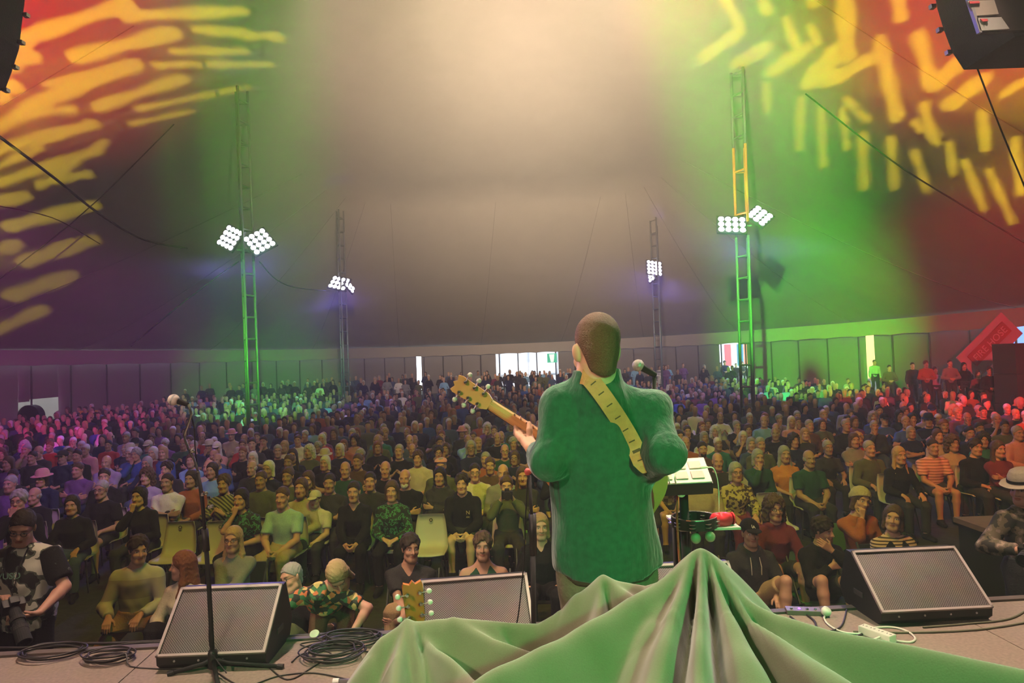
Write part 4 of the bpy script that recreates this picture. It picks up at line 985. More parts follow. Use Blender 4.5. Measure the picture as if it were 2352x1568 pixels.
# ---- guitars
def guitar_mats(kind):
    if kind == 'pale': return mat('spruce', (.55, .22, .055), .4, 0, .5, vary=.12, scale=14), mat('maple_neck', (.58, .27, .09), .4, 0, .5, vary=.10, scale=18)
    return mat('mahogany', (.30, .075, .02), .22, 0, .6, vary=.25, scale=10), mat('gloss_neck', (.42, .12, .03), .16, 0, .7, vary=.2, scale=14)
def guitar(origin, tip, back, label, kind, L=.97, body=True):
    z = (tip - origin).normalized(); y = (back - z * back.dot(z)).normalized(); x = y.cross(z); s_ = (tip - origin).length / L
    M = Matrix(((x.x * s_, y.x * s_, z.x * s_, origin.x), (x.y * s_, y.y * s_, z.y * s_, origin.y), (x.z * s_, y.z * s_, z.z * s_, origin.z), (0, 0, 0, 1)))
    r = empty('guitar', (0, 0, 0), 0, label, 'guitar'); r.matrix_world = M; l_, q_, s3_ = M.decompose(); r.location = l_; r.rotation_euler = q_.to_euler(); r.scale = s3_
    BODY, NECK = guitar_mats(kind)
    half = [(0, 0), (.09, .004), (.155, .035), (.185, .10), (.180, .165), (.150, .225), (.128, .265), (.128, .30), (.142, .35), (.142, .40), (.118, .445), (.07, .47), (0, .475)]
    pts = catmull([Vector((a, b, 0)) for a, b in half], 4); out = [(p.x, p.y) for p in pts] + [(-p.x, p.y) for p in pts[-2:0:-1]]
    bm = MB(); n = len(out); bm.add([(a, -.045, b) for a, b in out] + [(a, .045, b) for a, b in out], [tuple(range(n)), tuple(range(n, 2 * n))[::-1]] + [(i, n + i, n + (i + 1) % n, (i + 1) % n) for i in range(n)])
    bm.build('body', BODY, r, bevel=.005)
    MB().lathe([(.048, 0), (.048, .002)], (0, -.0455, .33), (0, -1, 0), 20).build('sound_hole', MBLACK, r); MB().box((-.075, -.056, .135), (.075, -.045, .16)).build('bridge', mat('rosewood', (.05, .025, .015), .5), r)
    nk = MB(); V = []; N = 12
    for k in range(N + 1):
        t = k / N; zz = .44 + .36 * t; w = .028 - .005 * t; dp = .024 - .004 * t
        for j in range(9): a = PI * j / 8; V.append((w * math.cos(a), -.040 + dp * math.sin(a) * (1.0 if k > 0 else 2.0), zz))
    Fc = [(k * 9 + j, k * 9 + j + 1, (k + 1) * 9 + j + 1, (k + 1) * 9 + j) for k in range(N) for j in range(8)] + [(k * 9, (k + 1) * 9, (k + 1) * 9 + 8, k * 9 + 8) for k in range(N)] + [tuple(range(9)), tuple(range(N * 9, N * 9 + 9))]
    nk.add(V, Fc).build('neck', NECK, r, smooth=False); smooth_by_angle(r.children[-1], 50)
    MB().box((-.027, -.047, .36), (.027, -.040, .80)).build('fretboard', mat('rosewood', (.05, .025, .015), .5), r)
    hd = [(-.024, .79), (-.036, .815), (-.040, .95), (-.034, .967), (-.012, .958), (0, .972), (.012, .958), (.034, .967), (.040, .95), (.036, .815), (.024, .79)]
    MB().prism(hd, 1, -.038, -.020).build('headstock', NECK, r, bevel=.002)
    for sx in (-1, 1):
        for k in range(3):
            zz = .835 + .045 * k; t = MB(); t.lathe([(.008, 0), (.008, .014), (.005, .018)], (sx * .024, -.022, zz), (0, 1, 0), 10); t.tube([(sx * .024, -.012, zz), (sx * .052, -.012, zz)], .003, 6)
            o = t.build('tuner', CHROME, r, smooth=False); b = MB(); b.lathe([(.003, 0), (.009, .003), (.011, .010), (.008, .018), (.003, .021)], (sx * .050, -.012, zz), (sx, 0, 0), 10); b.build('button', mat('tuner_button', (.72, .66, .60), .25, .3), o, smooth=True)
            MB().lathe([(.004, 0), (.004, .012)], (sx * .020, -.038, zz), (0, -1, 0), 8).build('post', CHROME, r)
    for k in range(6): MB().tube([((k - 2.5) * .0095, -.052, .15), ((k - 2.5) * .0068, -.050, .80)], .0006, 4).build('string', STEEL, r)
    return r
guitar(at(1500, 1172, 2.68), at(1040, 876, 2.74), Vector((0, -1, -.05)), 'pale acoustic guitar played by the man in the green shirt', 'pale')
guitar(at(1000, 1880, 2.16), at(948, 1341, 2.06), Vector((.25, -1, .15)), 'glossy red-brown guitar on the deck with its headstock above the cloth', 'red')

# ---- cloth draped over the gear
RDG = [[(1610, 1275, 1.75), (1648, 1312, 1.72), (1700, 1372, 1.66), (1780, 1412, 1.60), (1900, 1452, 1.52), (2100, 1490, 1.42), (2420, 1556, 1.28)],
       [(1610, 1275, 1.75), (1530, 1325, 1.72), (1450, 1372, 1.68), (1330, 1440, 1.60), (1220, 1500, 1.52), (1100, 1560, 1.44), (980, 1640, 1.36)],
       [(1610, 1275, 1.75), (1550, 1400, 1.60), (1500, 1568, 1.42)], [(1610, 1275, 1.75), (1607, 1400, 1.57), (1602, 1568, 1.36), (1600, 1700, 1.25)], [(1610, 1275, 1.75), (1668, 1400, 1.57), (1735, 1568, 1.34), (1760, 1700, 1.2)], [(1610, 1275, 1.75), (1720, 1415, 1.58), (1930, 1568, 1.28), (2050, 1700, 1.15)],
       [(1385, 1330, 1.92), (1330, 1362, 1.93), (1290, 1400, 1.94), (1235, 1430, 1.95), (1100, 1428, 1.98), (1000, 1422, 2.0), (935, 1426, 2.0), (885, 1458, 1.97), (862, 1500, 1.94)],
       [(1385, 1330, 1.92), (1455, 1372, 1.84)], [(1385, 1330, 1.92), (1480, 1348, 1.90), (1530, 1330, 1.85)], [(1385, 1330, 1.92), (1375, 1420, 1.80)],
       [(935, 1426, 2.0), (990, 1480, 1.88), (1060, 1535, 1.76), (1130, 1600, 1.62)], [(1040, 1425, 1.99), (1130, 1470, 1.90), (1240, 1500, 1.80)], [(935, 1426, 2.0), (915, 1500, 1.88), (905, 1580, 1.78)]]
gx = np.arange(-.60, 1.62, .0065); gy = np.arange(.55, 2.32, .0065); X, Y = np.meshgrid(gx, gy); best = np.full(X.shape, -9.0); acc = np.zeros(X.shape); KS = 110.0
for ri, rg in enumerate(RDG):
    SL = {2: .95, 3: .95, 4: .95, 5: .95, 9: 2.0, 10: 1.8, 11: 1.8, 12: 2.0}.get(ri, 1.35)
    P = np.array([at(*p) for p in rg]); hm = np.full(X.shape, -9.0)
    for A, B in zip(P[:-1], P[1:]):
        ab = B[:2] - A[:2]; t = np.clip(((X - A[0]) * ab[0] + (Y - A[1]) * ab[1]) / (ab @ ab), 0, 1); q = np.hypot(X - A[0] - t * ab[0], Y - A[1] - t * ab[1])
        hm = np.maximum(hm, A[2] + t * (B[2] - A[2]) - (np.sqrt((SL * q) ** 2 + .03 ** 2) - .03 + .6 * q * q))
    acc += np.exp(np.clip(KS * (hm - 2.0), -60, 60))
Z = 2.0 + np.log(acc + 1e-24) / KS
for gr, dp, w0, w1 in (([(1600, 1292, 1.735), (1580, 1400, 1.59), (1554, 1568, 1.39), (1540, 1700, 1.27)], .085, .006, .026), ([(1624, 1292, 1.735), (1638, 1400, 1.575), (1656, 1568, 1.35), (1668, 1700, 1.23)], .085, .006, .024), ([(1640, 1308, 1.72), (1700, 1405, 1.58), (1828, 1568, 1.32), (1900, 1700, 1.2)], .080, .006, .026), ([(1690, 1372, 1.66), (1850, 1490, 1.46), (2040, 1580, 1.30)], .035, .010, .030), ([(1560, 1330, 1.71), (1500, 1450, 1.58), (1440, 1568, 1.46)], .022, .010, .030), ([(960, 1440, 1.97), (985, 1520, 1.86), (1010, 1600, 1.75)], .05, .008, .03), ([(1390, 1350, 1.90), (1415, 1420, 1.80)], .03, .008, .02), ([(1150, 1440, 1.95), (1280, 1470, 1.86)], .03, .012, .03)):
    P = np.array([at(*p) for p in gr]); bd = np.full(X.shape, 9.0); bt = np.zeros(X.shape); n_ = len(P) - 1
    for k in range(n_):
        A, B = P[k], P[k + 1]; ab = B[:2] - A[:2]; t = np.clip(((X - A[0]) * ab[0] + (Y - A[1]) * ab[1]) / (ab @ ab), 0, 1); q = np.hypot(X - A[0] - t * ab[0], Y - A[1] - t * ab[1]); m_ = q < bd; bd = np.where(m_, q, bd); bt = np.where(m_, (k + t) / n_, bt)
    Z -= dp * np.clip(bt * 5 + .15, 0, 1) * np.exp(-(bd / (w0 + (w1 - w0) * bt)) ** 2)
Z += .0035 * np.sin(16 * X + 3 * np.sin(9 * Y)) + .002 * np.sin(41 * Y + 30 * X)
n = len(gx); ok = (Z > STAGE_Z + .03); Z = np.maximum(Z, STAGE_Z + .012 + .006 * np.sin(20 * X) * np.sin(17 * Y))
idx = np.arange(X.size).reshape(X.shape); Q = np.stack([idx[:-1, :-1], idx[:-1, 1:], idx[1:, 1:], idx[1:, :-1]], -1); keep = ok[:-1, :-1] | ok[1:, 1:] | ok[:-1, 1:] | ok[1:, :-1]
Q = Q[keep]; V = np.stack([X.ravel(), Y.ravel(), Z.ravel()], -1); used = np.unique(Q); re = np.zeros(len(V), int); re[used] = np.arange(len(used))
ck = link('draped_cloth', npmesh('draped_cloth', V[used], re[Q], [mat('drape', (.135, .140, .080), .9, 0, .2, bump=.06, scale=300, vary=.12, sheen=.4)])); tag(ck, 'soft cloth draped in peaks and folds over the gear in front', 'cloth')
ck.modifiers.new('thickness', 'SOLIDIFY').thickness = .004

# ---- sampler pad on its stand
D = 3.2; c0 = at(1545, 1081, D); base = Vector((c0.x, c0.y + .05, STAGE_Z)); sp = empty('sampler_stand', base, 0, 'black pole stand holding the white sampler pad', 'stand')
pz = at(1575, 1112, D); MB().tube([loc(Vector((pz.x, pz.y + .05, STAGE_Z))), loc(Vector((pz.x, pz.y + .05, pz.z)))], .021, 12).build('pole', MBLACK, sp, smooth=True)
MB().box(tuple(loc(Vector((pz.x - .09, pz.y - .04, pz.z - .02)))), tuple(loc(Vector((pz.x + .05, pz.y + .12, pz.z))))).build('plate', MBLACK, sp)
MB().lathe([(.16, 0), (.16, .015), (.03, .03)], loc(Vector((pz.x, pz.y + .05, STAGE_Z))), (0, 0, 1), 20).build('round_base', BLACK, sp)
MB().lathe([(.006, 0), (.020, .004), (.020, .018), (.006, .022)], loc(at(1563, 1131, D - .05)), (0, -1, .1), 14).build('knob', mat('pale_knob', (.5, .62, .42), .3), sp, smooth=True)
pd = empty('sampler', c0, 0, 'white sampler with square pads on the black pole stand', 'sampler'); pd.rotation_euler = (math.radians(24), math.radians(-2), math.radians(-6)); base = c0
MB().box((-.165, -.105, -.065), (.165, .105, -.006)).build('case', BLACK, pd, bevel=.006); MB().box((-.16, -.10, -.006), (.16, .10, 0)).build('face', mat('sampler_face', (.78, .66, .60), .4), pd)
for i in range(4):
    for j in range(2): MB().box((-.138 + .072 * i, -.075 + .080 * j, 0), (-.138 + .072 * i + .054, -.075 + .080 * j + .058, .006)).build('pad', mat('sampler_pad', (.48, .32, .27), .6), pd, bevel=.002)
for i in range(3): MB().lathe([(.008, 0), (.008, .012), (.005, .016)], (-.02 + .03 * i, .088, 0), (0, 0, 1), 10).build('knob', CHROME, pd, smooth=True)
for i, px in enumerate((1522, 1537, 1551)):
    o = MB().tube(catmull([at(px, 1086, D - .11), at(px - 1, 1100, D - .13), at(px + 4, 1118, D - .05)], 6), .0035, 6).build('patch_lead', mat('pale_lead', (.72, .66, .52), .5), smooth=True); tag(o, ['short pale patch lead hanging at the elbow side of the sampler', 'short pale patch lead at the middle of the sampler front', 'short pale patch lead nearest the sampler pole'][i], 'lead')
jk = MB(); a, b = at(1606, 1073, D), at(1626, 1073, D); jk.lathe([(.004, 0), (.010, .004), (.010, .030), (.004, .042)], a, b - a, 10); jk.tube(catmull([at(1626, 1073, D), at(1640, 1078, D), at(1650, 1120, D + .05), at(1652, 1210, D + .1)], 6), .003, 6); o = jk.build('jack_lead', mat('pale_lead'), smooth=True); tag(o, 'white jack plug lead sticking out beside the sampler', 'lead')

# ---- percussion tray
D = 3.25; c0 = at(1612, 1205, D); base = Vector((c0.x, c0.y + .08, STAGE_Z)); pt = empty('percussion_table', base, 0, 'small pale tray table carrying tambourine and red shaker', 'table')
zt = at(1650, 1206, D).z; tx0, tx1 = at(1556, 1205, D).x, at(1694, 1200, D).x
MB().box((tx0 - base.x, -.13, zt - base.z - .012), (tx1 - base.x, .17, zt - base.z)).build('tray', mat('tray_pale', (.50, .46, .38), .6), pt, bevel=.004)
for px in (1563, 1572): MB().tube([(at(px, 1205, D).x - base.x, .05, 0), (at(px, 1205, D).x - base.x, .05, zt - base.z)], .012, 8).build('leg', MBLACK, pt, smooth=True)
for px, py in ((1597, 1236), (1630, 1232)):
    MB().lathe([(.004, 0), (.022, .004), (.024, .010), (.014, .016)], loc(at(px, py, D - .08)), (0, -1, .2), 16).build('clamp_knob', mat('glassy_knob', (.22, .26, .16), .2), pt, smooth=True); MB().tube([loc(at(px, py, D - .07)), loc(Vector((at(px, py, D).x, D - .07, zt)))], .006, 6).build('bracket', MBLACK, pt)
rc = MB().tube(catmull([at(1560, 1100, D - .02), at(1555, 1150, D - .06), at(1556, 1215, D - .15), at(1560, 1280, D - .15), at(1562, 1330, D - .15), at(1563, 1600, D - .15)], 8), .0055, 8).build('instrument_cable', mat('red_braid', (.50, .10, .05), .6, bump=.8, scale=260), smooth=True); tag(rc, 'red braided cable hanging down from the sampler stand', 'cable')
tb = at(1594, 1193, D); tb.z = zt; tm = empty('tambourine', tb, 0, 'black tambourine with metal jingles on the tray', 'tambourine')
R = .098; MB().lathe([(R, 0), (R + .008, 0), (R + .008, .045), (R, .045), (R, 0)], (0, 0, 0), (0, 0, 1), 32).build('hoop', BLACK, tm)
MB().tube([(R * math.cos(a) * 1.04, R * math.sin(a) * 1.04, .047) for a in np.linspace(0, 2 * PI, 33)[:-1]], .004, 6, closed=True).build('rim', CHROME, tm)
for k in range(9):
    a = 2 * PI * k / 9 - 1.9
    for dz in (.012, .028): MB().lathe([(.003, 0), (.016, .002), (.018, .005), (.003, .004)], ((R + .006) * math.cos(a), (R + .006) * math.sin(a), dz), (0, 0, 1), 12).build('jingle', CHROME, tm, smooth=True)
sk_ = at(1656, 1193, D); sk_.z = zt; rs = empty('shaker', sk_, .2, 'glossy red wrapped shaker block on the tray', 'shaker')
q = Sdf(); q.cone((-.026, 0, .028), (.026, 0, .030), .030, .031, .02); q.cone((-.024, 0, .015), (.024, 0, .015), .026, .026, .02); q.noise = .0025; q.nf = 95; Vv, Qq = polygonise(q, .004); link('block', npmesh('block', Vv, Qq, [mat('red_gloss', (.80, .03, .05), .18, 0, .7)]), rs)
MB().lathe([(.0295, 0), (.0295, .006)], (.054, 0, .028), (1, 0, 0), 14).build('end_cap', mat('red_gloss'), rs)

# ---- things lying on the deck
CABLE = mat('cable_black', (.022, .019, .018), .5)
def floor_cable(pts, r, label, m=CABLE, name='cable', dz=0.0):
    P = catmull([onz(x, y, STAGE_Z + r + dz) for x, y in pts], 8); o = MB().tube(P, r, 6).build(name, m, smooth=True); tag(o, label, 'cable'); return o
def coil(px, py, R, turns, label, r=.0045, squash=1.0, seed=1, tail=None):
    rn = random.Random(seed); c = onz(px, py, STAGE_Z); pts = []
    for k in range(turns * 14):
        a = 2 * PI * k / 14; t = k // 14; rr = R * (.82 + .05 * t % .25 + .05 * math.sin(1.3 * a + seed)) + rn.uniform(-.006, .006)
        pts.append(Vector((c.x + rr * math.cos(a) + .02 * math.sin(.37 * a), c.y + squash * rr * math.sin(a) + .015 * math.cos(.41 * a), STAGE_Z + r + .0016 * k / 3 + rn.uniform(0, .003))))
    if tail: pts += [onz(x, y, STAGE_Z + r) for x, y in tail]
    o = MB().tube(catmull(pts, 3), r, 5).build('coiled_cable', CABLE, smooth=True); tag(o, label, 'cable'); return o
coil(118, 1503, .185, 4, 'loose black cable coil at the deck edge before the printed-tee photographer', .0055, .62, 3, [(220, 1490), (300, 1477), (390, 1474)])
coil(250, 1516, .140, 6, 'tight black cable coil with a white tie beside the deck seam', .0045, .62, 5, [(300, 1530), (380, 1536), (430, 1536)])
coil(766, 1508, .165, 7, 'large tangled cable coil nearest the silver stand foot', .0048, .75, 8)
coil(806, 1476, .175, 7, 'tangled cable coil at the deck edge beside the draped cloth', .0048, .55, 13)
floor_cable([(-20, 1487), (60, 1487), (180, 1478), (270, 1476), (390, 1470)], .008, 'thick black cable along the deck edge before the printed-tee photographer')
floor_cable([(660, 1462), (740, 1456), (830, 1457), (900, 1466)], .009, 'thick cable along the deck edge behind the tangled coils')
floor_cable([(610, 1524), (660, 1560), (720, 1530), (760, 1500), (690, 1480), (740, 1470)], .0042, 'thin cable looping from the stand leg into the tangled coils')
floor_cable([(500, 1545), (560, 1575), (640, 1552), (720, 1545), (800, 1560)], .0042, 'thin cable snaking below the gooseneck stand legs')
floor_cable([(670, 1520), (700, 1500), (780, 1493), (860, 1500), (850, 1530)], .0042, 'thin cable crossing the middle of the tangled coils')
floor_cable([(2120, 1440), (2220, 1432), (2320, 1420), (2380, 1385)], .006, 'grey cable curving beside the power strip monitor', mat('grey_cable', (.10, .10, .06), .6))
floor_cable([(1960, 1450), (2100, 1452), (2250, 1445), (2380, 1425)], .006, 'lower cable crossing the deck in front of the power strip monitor', mat('grey_cable'))
floor_cable([(1815, 1415), (1850, 1440), (1900, 1460), (1960, 1462), (1990, 1450)], .006, 'dark cable tangle strand nearest the draped cloth by the power strip')
floor_cable([(1830, 1395), (1870, 1425), (1880, 1450), (1930, 1440), (1945, 1400)], .006, 'dark cable strand looping below the white plug')
WPL = mat('white_plastic', (.78, .76, .66), .4)
A, B = onz(1979, 1452, STAGE_Z), onz(2052, 1478, STAGE_Z); c = (A + B) / 2; ps = empty('power_strip', c, math.atan2((B - A).y, (B - A).x), 'white power strip lying on the deck beside the monitor', 'power strip'); w = (B - A).length
MB().box((-w / 2, -.03, 0), (w / 2, .03, .045)).build('case', WPL, ps, bevel=.005)
for i in range(4):
    s_ = MB()
    for dx, rz in ((-.010, .4), (.010, -.4)): s_.box((-.0015, -.006, 0), (.0015, .006, .001), Matrix.Translation((-w / 2 + (i + .5) * w / 4 + dx, 0, .0452)) @ Matrix.Rotation(rz, 4, 'Z'))
    s_.build('socket', MBLACK, ps)
floor_cable([(2052, 1470), (2090, 1474), (2102, 1465), (2085, 1450), (2050, 1440), (2010, 1441), (1990, 1447)], .006, 'white lead looping from the end of the power strip', WPL)
floor_cable([(1900, 1408), (1893, 1420), (1908, 1438), (1940, 1452), (1979, 1455)], .006, 'white lead running from the plug to the power strip', WPL)
floor_cable([(1960, 1476), (2000, 1470), (2020, 1462)], .006, 'short white lead plugged into the middle of the power strip', WPL, dz=.02)
pl = MB(); P = onz(1897, 1404, STAGE_Z + .03); pl.lathe([(.012, -.02), (.026, -.015), (.029, .0), (.026, .018), (.010, .026)], P, (.3, -.5, .8), 16); o = pl.build('plug', WPL, smooth=True); tag(o, 'round white power plug standing on the deck edge', 'plug')
A = onz(1845, 1408, STAGE_Z); pe = empty('effects_pedal', A, -.2, 'small effects pedal with violet lights near the deck edge', 'pedal'); MB().box((-.10, -.04, 0), (.10, .04, .028)).build('case', mat('pedal_case', (.20, .17, .16), .4, .4), pe, bevel=.004)
for i in range(4): MB().lathe([(.004, 0), (.009, .003), (.006, .008)], (-.07 + .046 * i, -.01, .028), (0, 0, 1), 10).build('light', mat('violet_led', (.3, .1, .8), .4, emit=(.35, .12, 1.0), estr=2.5) if i == 1 else CHROME, pe)
tp = MB().box((-.09, -.014, 0), (.09, .014, .004)); o = tp.build('tape_strip', mat('blue_tape', (.10, .07, .55), .5), loc=onz(692, 1466, STAGE_Z)); tag(o, 'strip of blue tape on the deck edge behind the monitor', 'tape')
o = MB().lathe([(.028, 0), (.030, .004), (.028, .03), (.01, .034)], (0, 0, 0), (0, -.6, 1), 18).build('reel_cap', mat('pale_green', (.40, .50, .34), .5), loc=onz(724, 1462, STAGE_Z), smooth=False); tag(o, 'pale round cap on the deck edge beside the blue tape', 'cap')
o = MB().box((-.03, -.025, 0), (.03, .025, .002)).build('paper_tag', WPL, loc=onz(762, 1466, STAGE_Z + .002)); o.rotation_euler = (.3, 0, .5); tag(o, 'small white paper tag among the tangled cables', 'paper')
fs = empty('folding_stand', onz(800, 1562, STAGE_Z), 0, 'silver tubular stand foot poking out from under the cloth', 'stand'); base = onz(800, 1562, STAGE_Z)
MB().tube([loc(onz(772, 1566, STAGE_Z + .016)), loc(onz(905, 1562, STAGE_Z + .016))], .015, 10).build('foot_bar', STEEL, fs, smooth=True); MB().tube([loc(onz(808, 1560, STAGE_Z + .016)), loc(onz(872, 1528, STAGE_Z + .10))], .014, 10).build('brace', STEEL, fs, smooth=True); MB().lathe([(.018, 0), (.018, .03)], loc(onz(765, 1566, STAGE_Z + .018)), (1, 0, 0), 10).build('end_cap', mat('pale_cap', (.7, .68, .66), .5), fs)

# ---- hanging speakers
def prism_px(poly, Y, depth, name, m, parent, bev=.01):
    P0 = [at(x, y, Y) for x, y in poly]; b = MB(); n = len(poly); off = Vector((0, depth, 0)); pl = parent.location
    b.add([p - pl for p in P0] + [p + off - pl for p in P0], [tuple(range(n)), tuple(range(n, 2 * n))[::-1]] + [(i, n + i, n + (i + 1) % n, (i + 1) % n) for i in range(n)]); return b.build(name, m, parent, bevel=bev)
CAB = mat('cabinet_black', (.020, .017, .016), .75, bump=.4, scale=120)
hs = empty('hanging_speaker', at(2260, -40, 4.7), 0, 'black line array speaker with paper labels hanging at the top corner', 'speaker')
prism_px([(2136, -70), (2152, 20), (2166, 66), (2186, 120), (2213, 161), (2600, 148), (2600, -70)], 5.25, -.55, 'cabinet', CAB, hs)
prism_px([(2205, -70), (2254, 74), (2460, 62), (2460, -70)], 4.66, .04, 'back_panel', mat('panel_brown', (.045, .032, .028), .6), hs, 0)
prism_px([(2202, -72), (2250, 74), (2256, 74), (2210, -72)], 4.64, .03, 'edge_rail', STEEL, hs, 0)
prism_px([(2222, 2), (2284, 0), (2294, 32), (2240, 36)], 4.64, .015, 'label_plate', mat('label_grey', (.50, .44, .38), .5), hs, 0); prism_px([(2243, 41), (2300, 39), (2319, 66), (2252, 70)], 4.64, .015, 'label_plate', mat('label_white', (.85, .83, .80), .5), hs, 0)
prism_px([(2226, 3), (2249, 2), (2251, 7), (2228, 8)], 4.632, .006, 'red_print', mat('red_print', (.65, .08, .10), .6), hs, 0); prism_px([(2252, 43), (2268, 43), (2270, 48), (2258, 49)], 4.632, .006, 'red_print', mat('red_print'), hs, 0)
for x, y in ((2143, 12), (2160, 66), (2180, 118)): prism_px([(x - 4, y - 4), (x + 8, y - 4), (x + 8, y + 5), (x - 2, y + 5)], 5.2, .04, 'rigging_pin', STEEL, hs, 0)
hl = empty('hanging_speaker', at(10, 0, 4.6), 0, 'black line array speaker cut off at the top corner over the yellow dashes', 'speaker')
prism_px([(-240, -70), (62, -70), (57, 8), (50, 62), (45, 112), (28, 165), (12, 208), (-240, 225)], 5.1, -.5, 'cabinet', CAB, hl)
for x, y in ((56, 32), (45, 95), (31, 152), (10, 205)): prism_px([(x - 6, y - 4), (x + 5, y - 4), (x + 5, y + 4), (x - 6, y + 4)], 5.05, .04, 'rigging_pin', STEEL, hl, 0)
# front truss carrying the lamps (above the frame) and lamp cans
tr = empty('lighting_truss', (0, TRUSS_Y, TRUSS_Z + .45), 0, 'horizontal lighting truss above the stage edge', 'truss')
for dy, dz in ((-.15, -.13), (.15, -.13), (0, .13)): MB().tube([(-6, dy, dz), (6, dy, dz)], .025, 8).build('chord', STEEL, tr, smooth=True)
for i in range(24):
    x = -6 + .5 * i; MB().tube([(x, -.15, -.13), (x + .25, 0, .13), (x + .5, -.15, -.13)], .012, 5).build('brace', STEEL, tr)
LC = {}
for o, L, T in LAMPS:
    if o.name.startswith(('flood', 'roof')): continue
    d = (T - L).normalized(); nm = {'beam_lamp': 'white beam', 'wash_lamp': 'amber wash', 'green_lamp': 'green beam', 'red_lamp': 'red wash', 'purple_lamp': 'purple wash', 'top_lamp': 'warm top', 'green_key_lamp': 'green key'}[o.name.split('.')[0]]
    LC[nm] = LC.get(nm, 0) + 1; c = empty('stage_lamp', L - d * .02, 0, 'black stage lamp can giving the %s light, %s counted from the purple-wall side' % (nm, ('first', 'second', 'third', 'fourth', 'fifth')[LC[nm] - 1]), 'stage light', 'stage lamps giving the %s light' % nm)
    MB().lathe([(.05, -.30), (.09, -.26), (.105, -.05), (.105, 0), (.098, 0), (.09, -.06), (.001, -.10)], (0, 0, 0), d, 18).build('can', BLACK, c, smooth=True); MB().tube([-d * .15, Vector((0, 0, .4))], .012, 6).build('yoke', STEEL, c)

# ---- right hand wing platform, banner, stack, fan
wp = MB().box((4.5, 5.95, 0), (9.5, 7.05, .95)).build('platform', mat('black_drape')); pr = empty('platform_riser', (4.5, 5.95, 0), 0, 'black draped side platform with a brown board top', 'platform'); wp.parent = pr; wp.location = (-4.5, -5.95, 0); wp.name = 'drape'
MB().box((-.03, -.03, .95), (5.0, 1.13, 1.0)).build('board_top', mat('brown_board', (.16, .10, .07), .7, vary=.3, scale=8), pr)
st_ = empty('speaker_stack', Vector((at(2385, 900, 21).x, 21, 0)), 0, 'dark tall speaker stack at the far corner beside the slogan banner', 'speaker')
for i in range(3): MB().box((-1.0, -.5, .93 * i), (1.0, .5, .93 * i + .92)).build('cabinet', CAB, st_, bevel=.02)
A, B = at(2236, 828, 25.5), at(2303, 760, 25.5); bn = empty('slogan_banner', A, 0, 'diagonal red-lettered banner on the wall by the dark speaker stack', 'banner'); d = B - A; ang = math.atan2(d.z, d.x); L = math.hypot(d.x, d.z)
M = Matrix.Rotation(-ang, 4, 'Y')
for nm, a, b, m in (('drape', (-.35, .05, -.62), (L + .5, .10, .50), mat('pale_drape', (.44, .34, .40), .8)), ('board', (-.05, 0, -.24), (L + .25, .04, .26), mat('banner_red', (.30, .02, .03), .7))): o = MB().box(a, b, M).build(nm, m, bn)
tme = text_mesh('FIRE HOSE', .36, .008); tme.materials.append(mat('letter_pink', (.62, .30, .36), .7)); to = link('lettering', tme, bn); to.matrix_local = M @ Matrix.Translation((L / 2 + .1, -.02, 0)) @ Matrix.Rotation(PI / 2, 4, 'X')
fc = at(72, 955, 31); fn = empty('drum_fan', (fc.x, fc.y, 0), 0, 'round black drum fan in the lifted opening of the purple wall', 'fan')
z = fc.z; MB().lathe([(.47, -.2), (.50, -.2), (.50, .2), (.47, .2), (.47, -.2)], (0, 0, z), (0, 1, 0), 28).build('drum', BLACK, fn); MB().lathe([(.46, .05), (.46, .07)], (0, 0, z), (0, 1, 0), 24).build('guard', MBLACK, fn)
for k in range(5):
    a = 2 * PI * k / 5; MB().add([(0.03 * math.cos(a + 1), -.05, z + .03 * math.sin(a + 1)), (.40 * math.cos(a), -.08, z + .40 * math.sin(a)), (.40 * math.cos(a + .6), .02, z + .40 * math.sin(a + .6)), (.03 * math.cos(a + 2), .02, z + .03 * math.sin(a + 2))], [(0, 1, 2, 3)]).build('blade', CAB, fn)
for s_ in (-1, 1): MB().tube([(.4 * s_, 0, z - .3), (.5 * s_, .1, 0)], .03, 6).build('leg', MBLACK, fn)
yc = at(205, 950, 33); yb = empty('crowd_barrier', (yc.x, yc.y, 0), .2, 'yellow slatted barrier beyond the crowd near the drum fan', 'barrier')
for z_ in (0, .28): MB().box((-.45, -.03, yc.z - .2 + z_), (.45, .03, yc.z - .12 + z_)).build('rail', mat('barrier_yellow', (.60, .40, .05), .6), yb)
for i in range(5): MB().box((-.40 + .19 * i, -.03, yc.z - .2), (-.34 + .19 * i, .03, yc.z + .1)).build('slat', mat('barrier_yellow'), yb)
for s_ in (-1, 1): MB().box((.42 * s_ - .03, -.03, 0), (.42 * s_ + .03, .03, yc.z)).build('post', mat('barrier_yellow'), yb)
# ---------------------------------------------------------------- the player
def in_local(P, o): return np.array(P - o, float)
po = at(1390, 1300, 2.40); po.z = STAGE_Z
P = Pose(stand=True); P.nk = 1.12; L = lambda x, y, d: in_local(at(x, y, d), po)
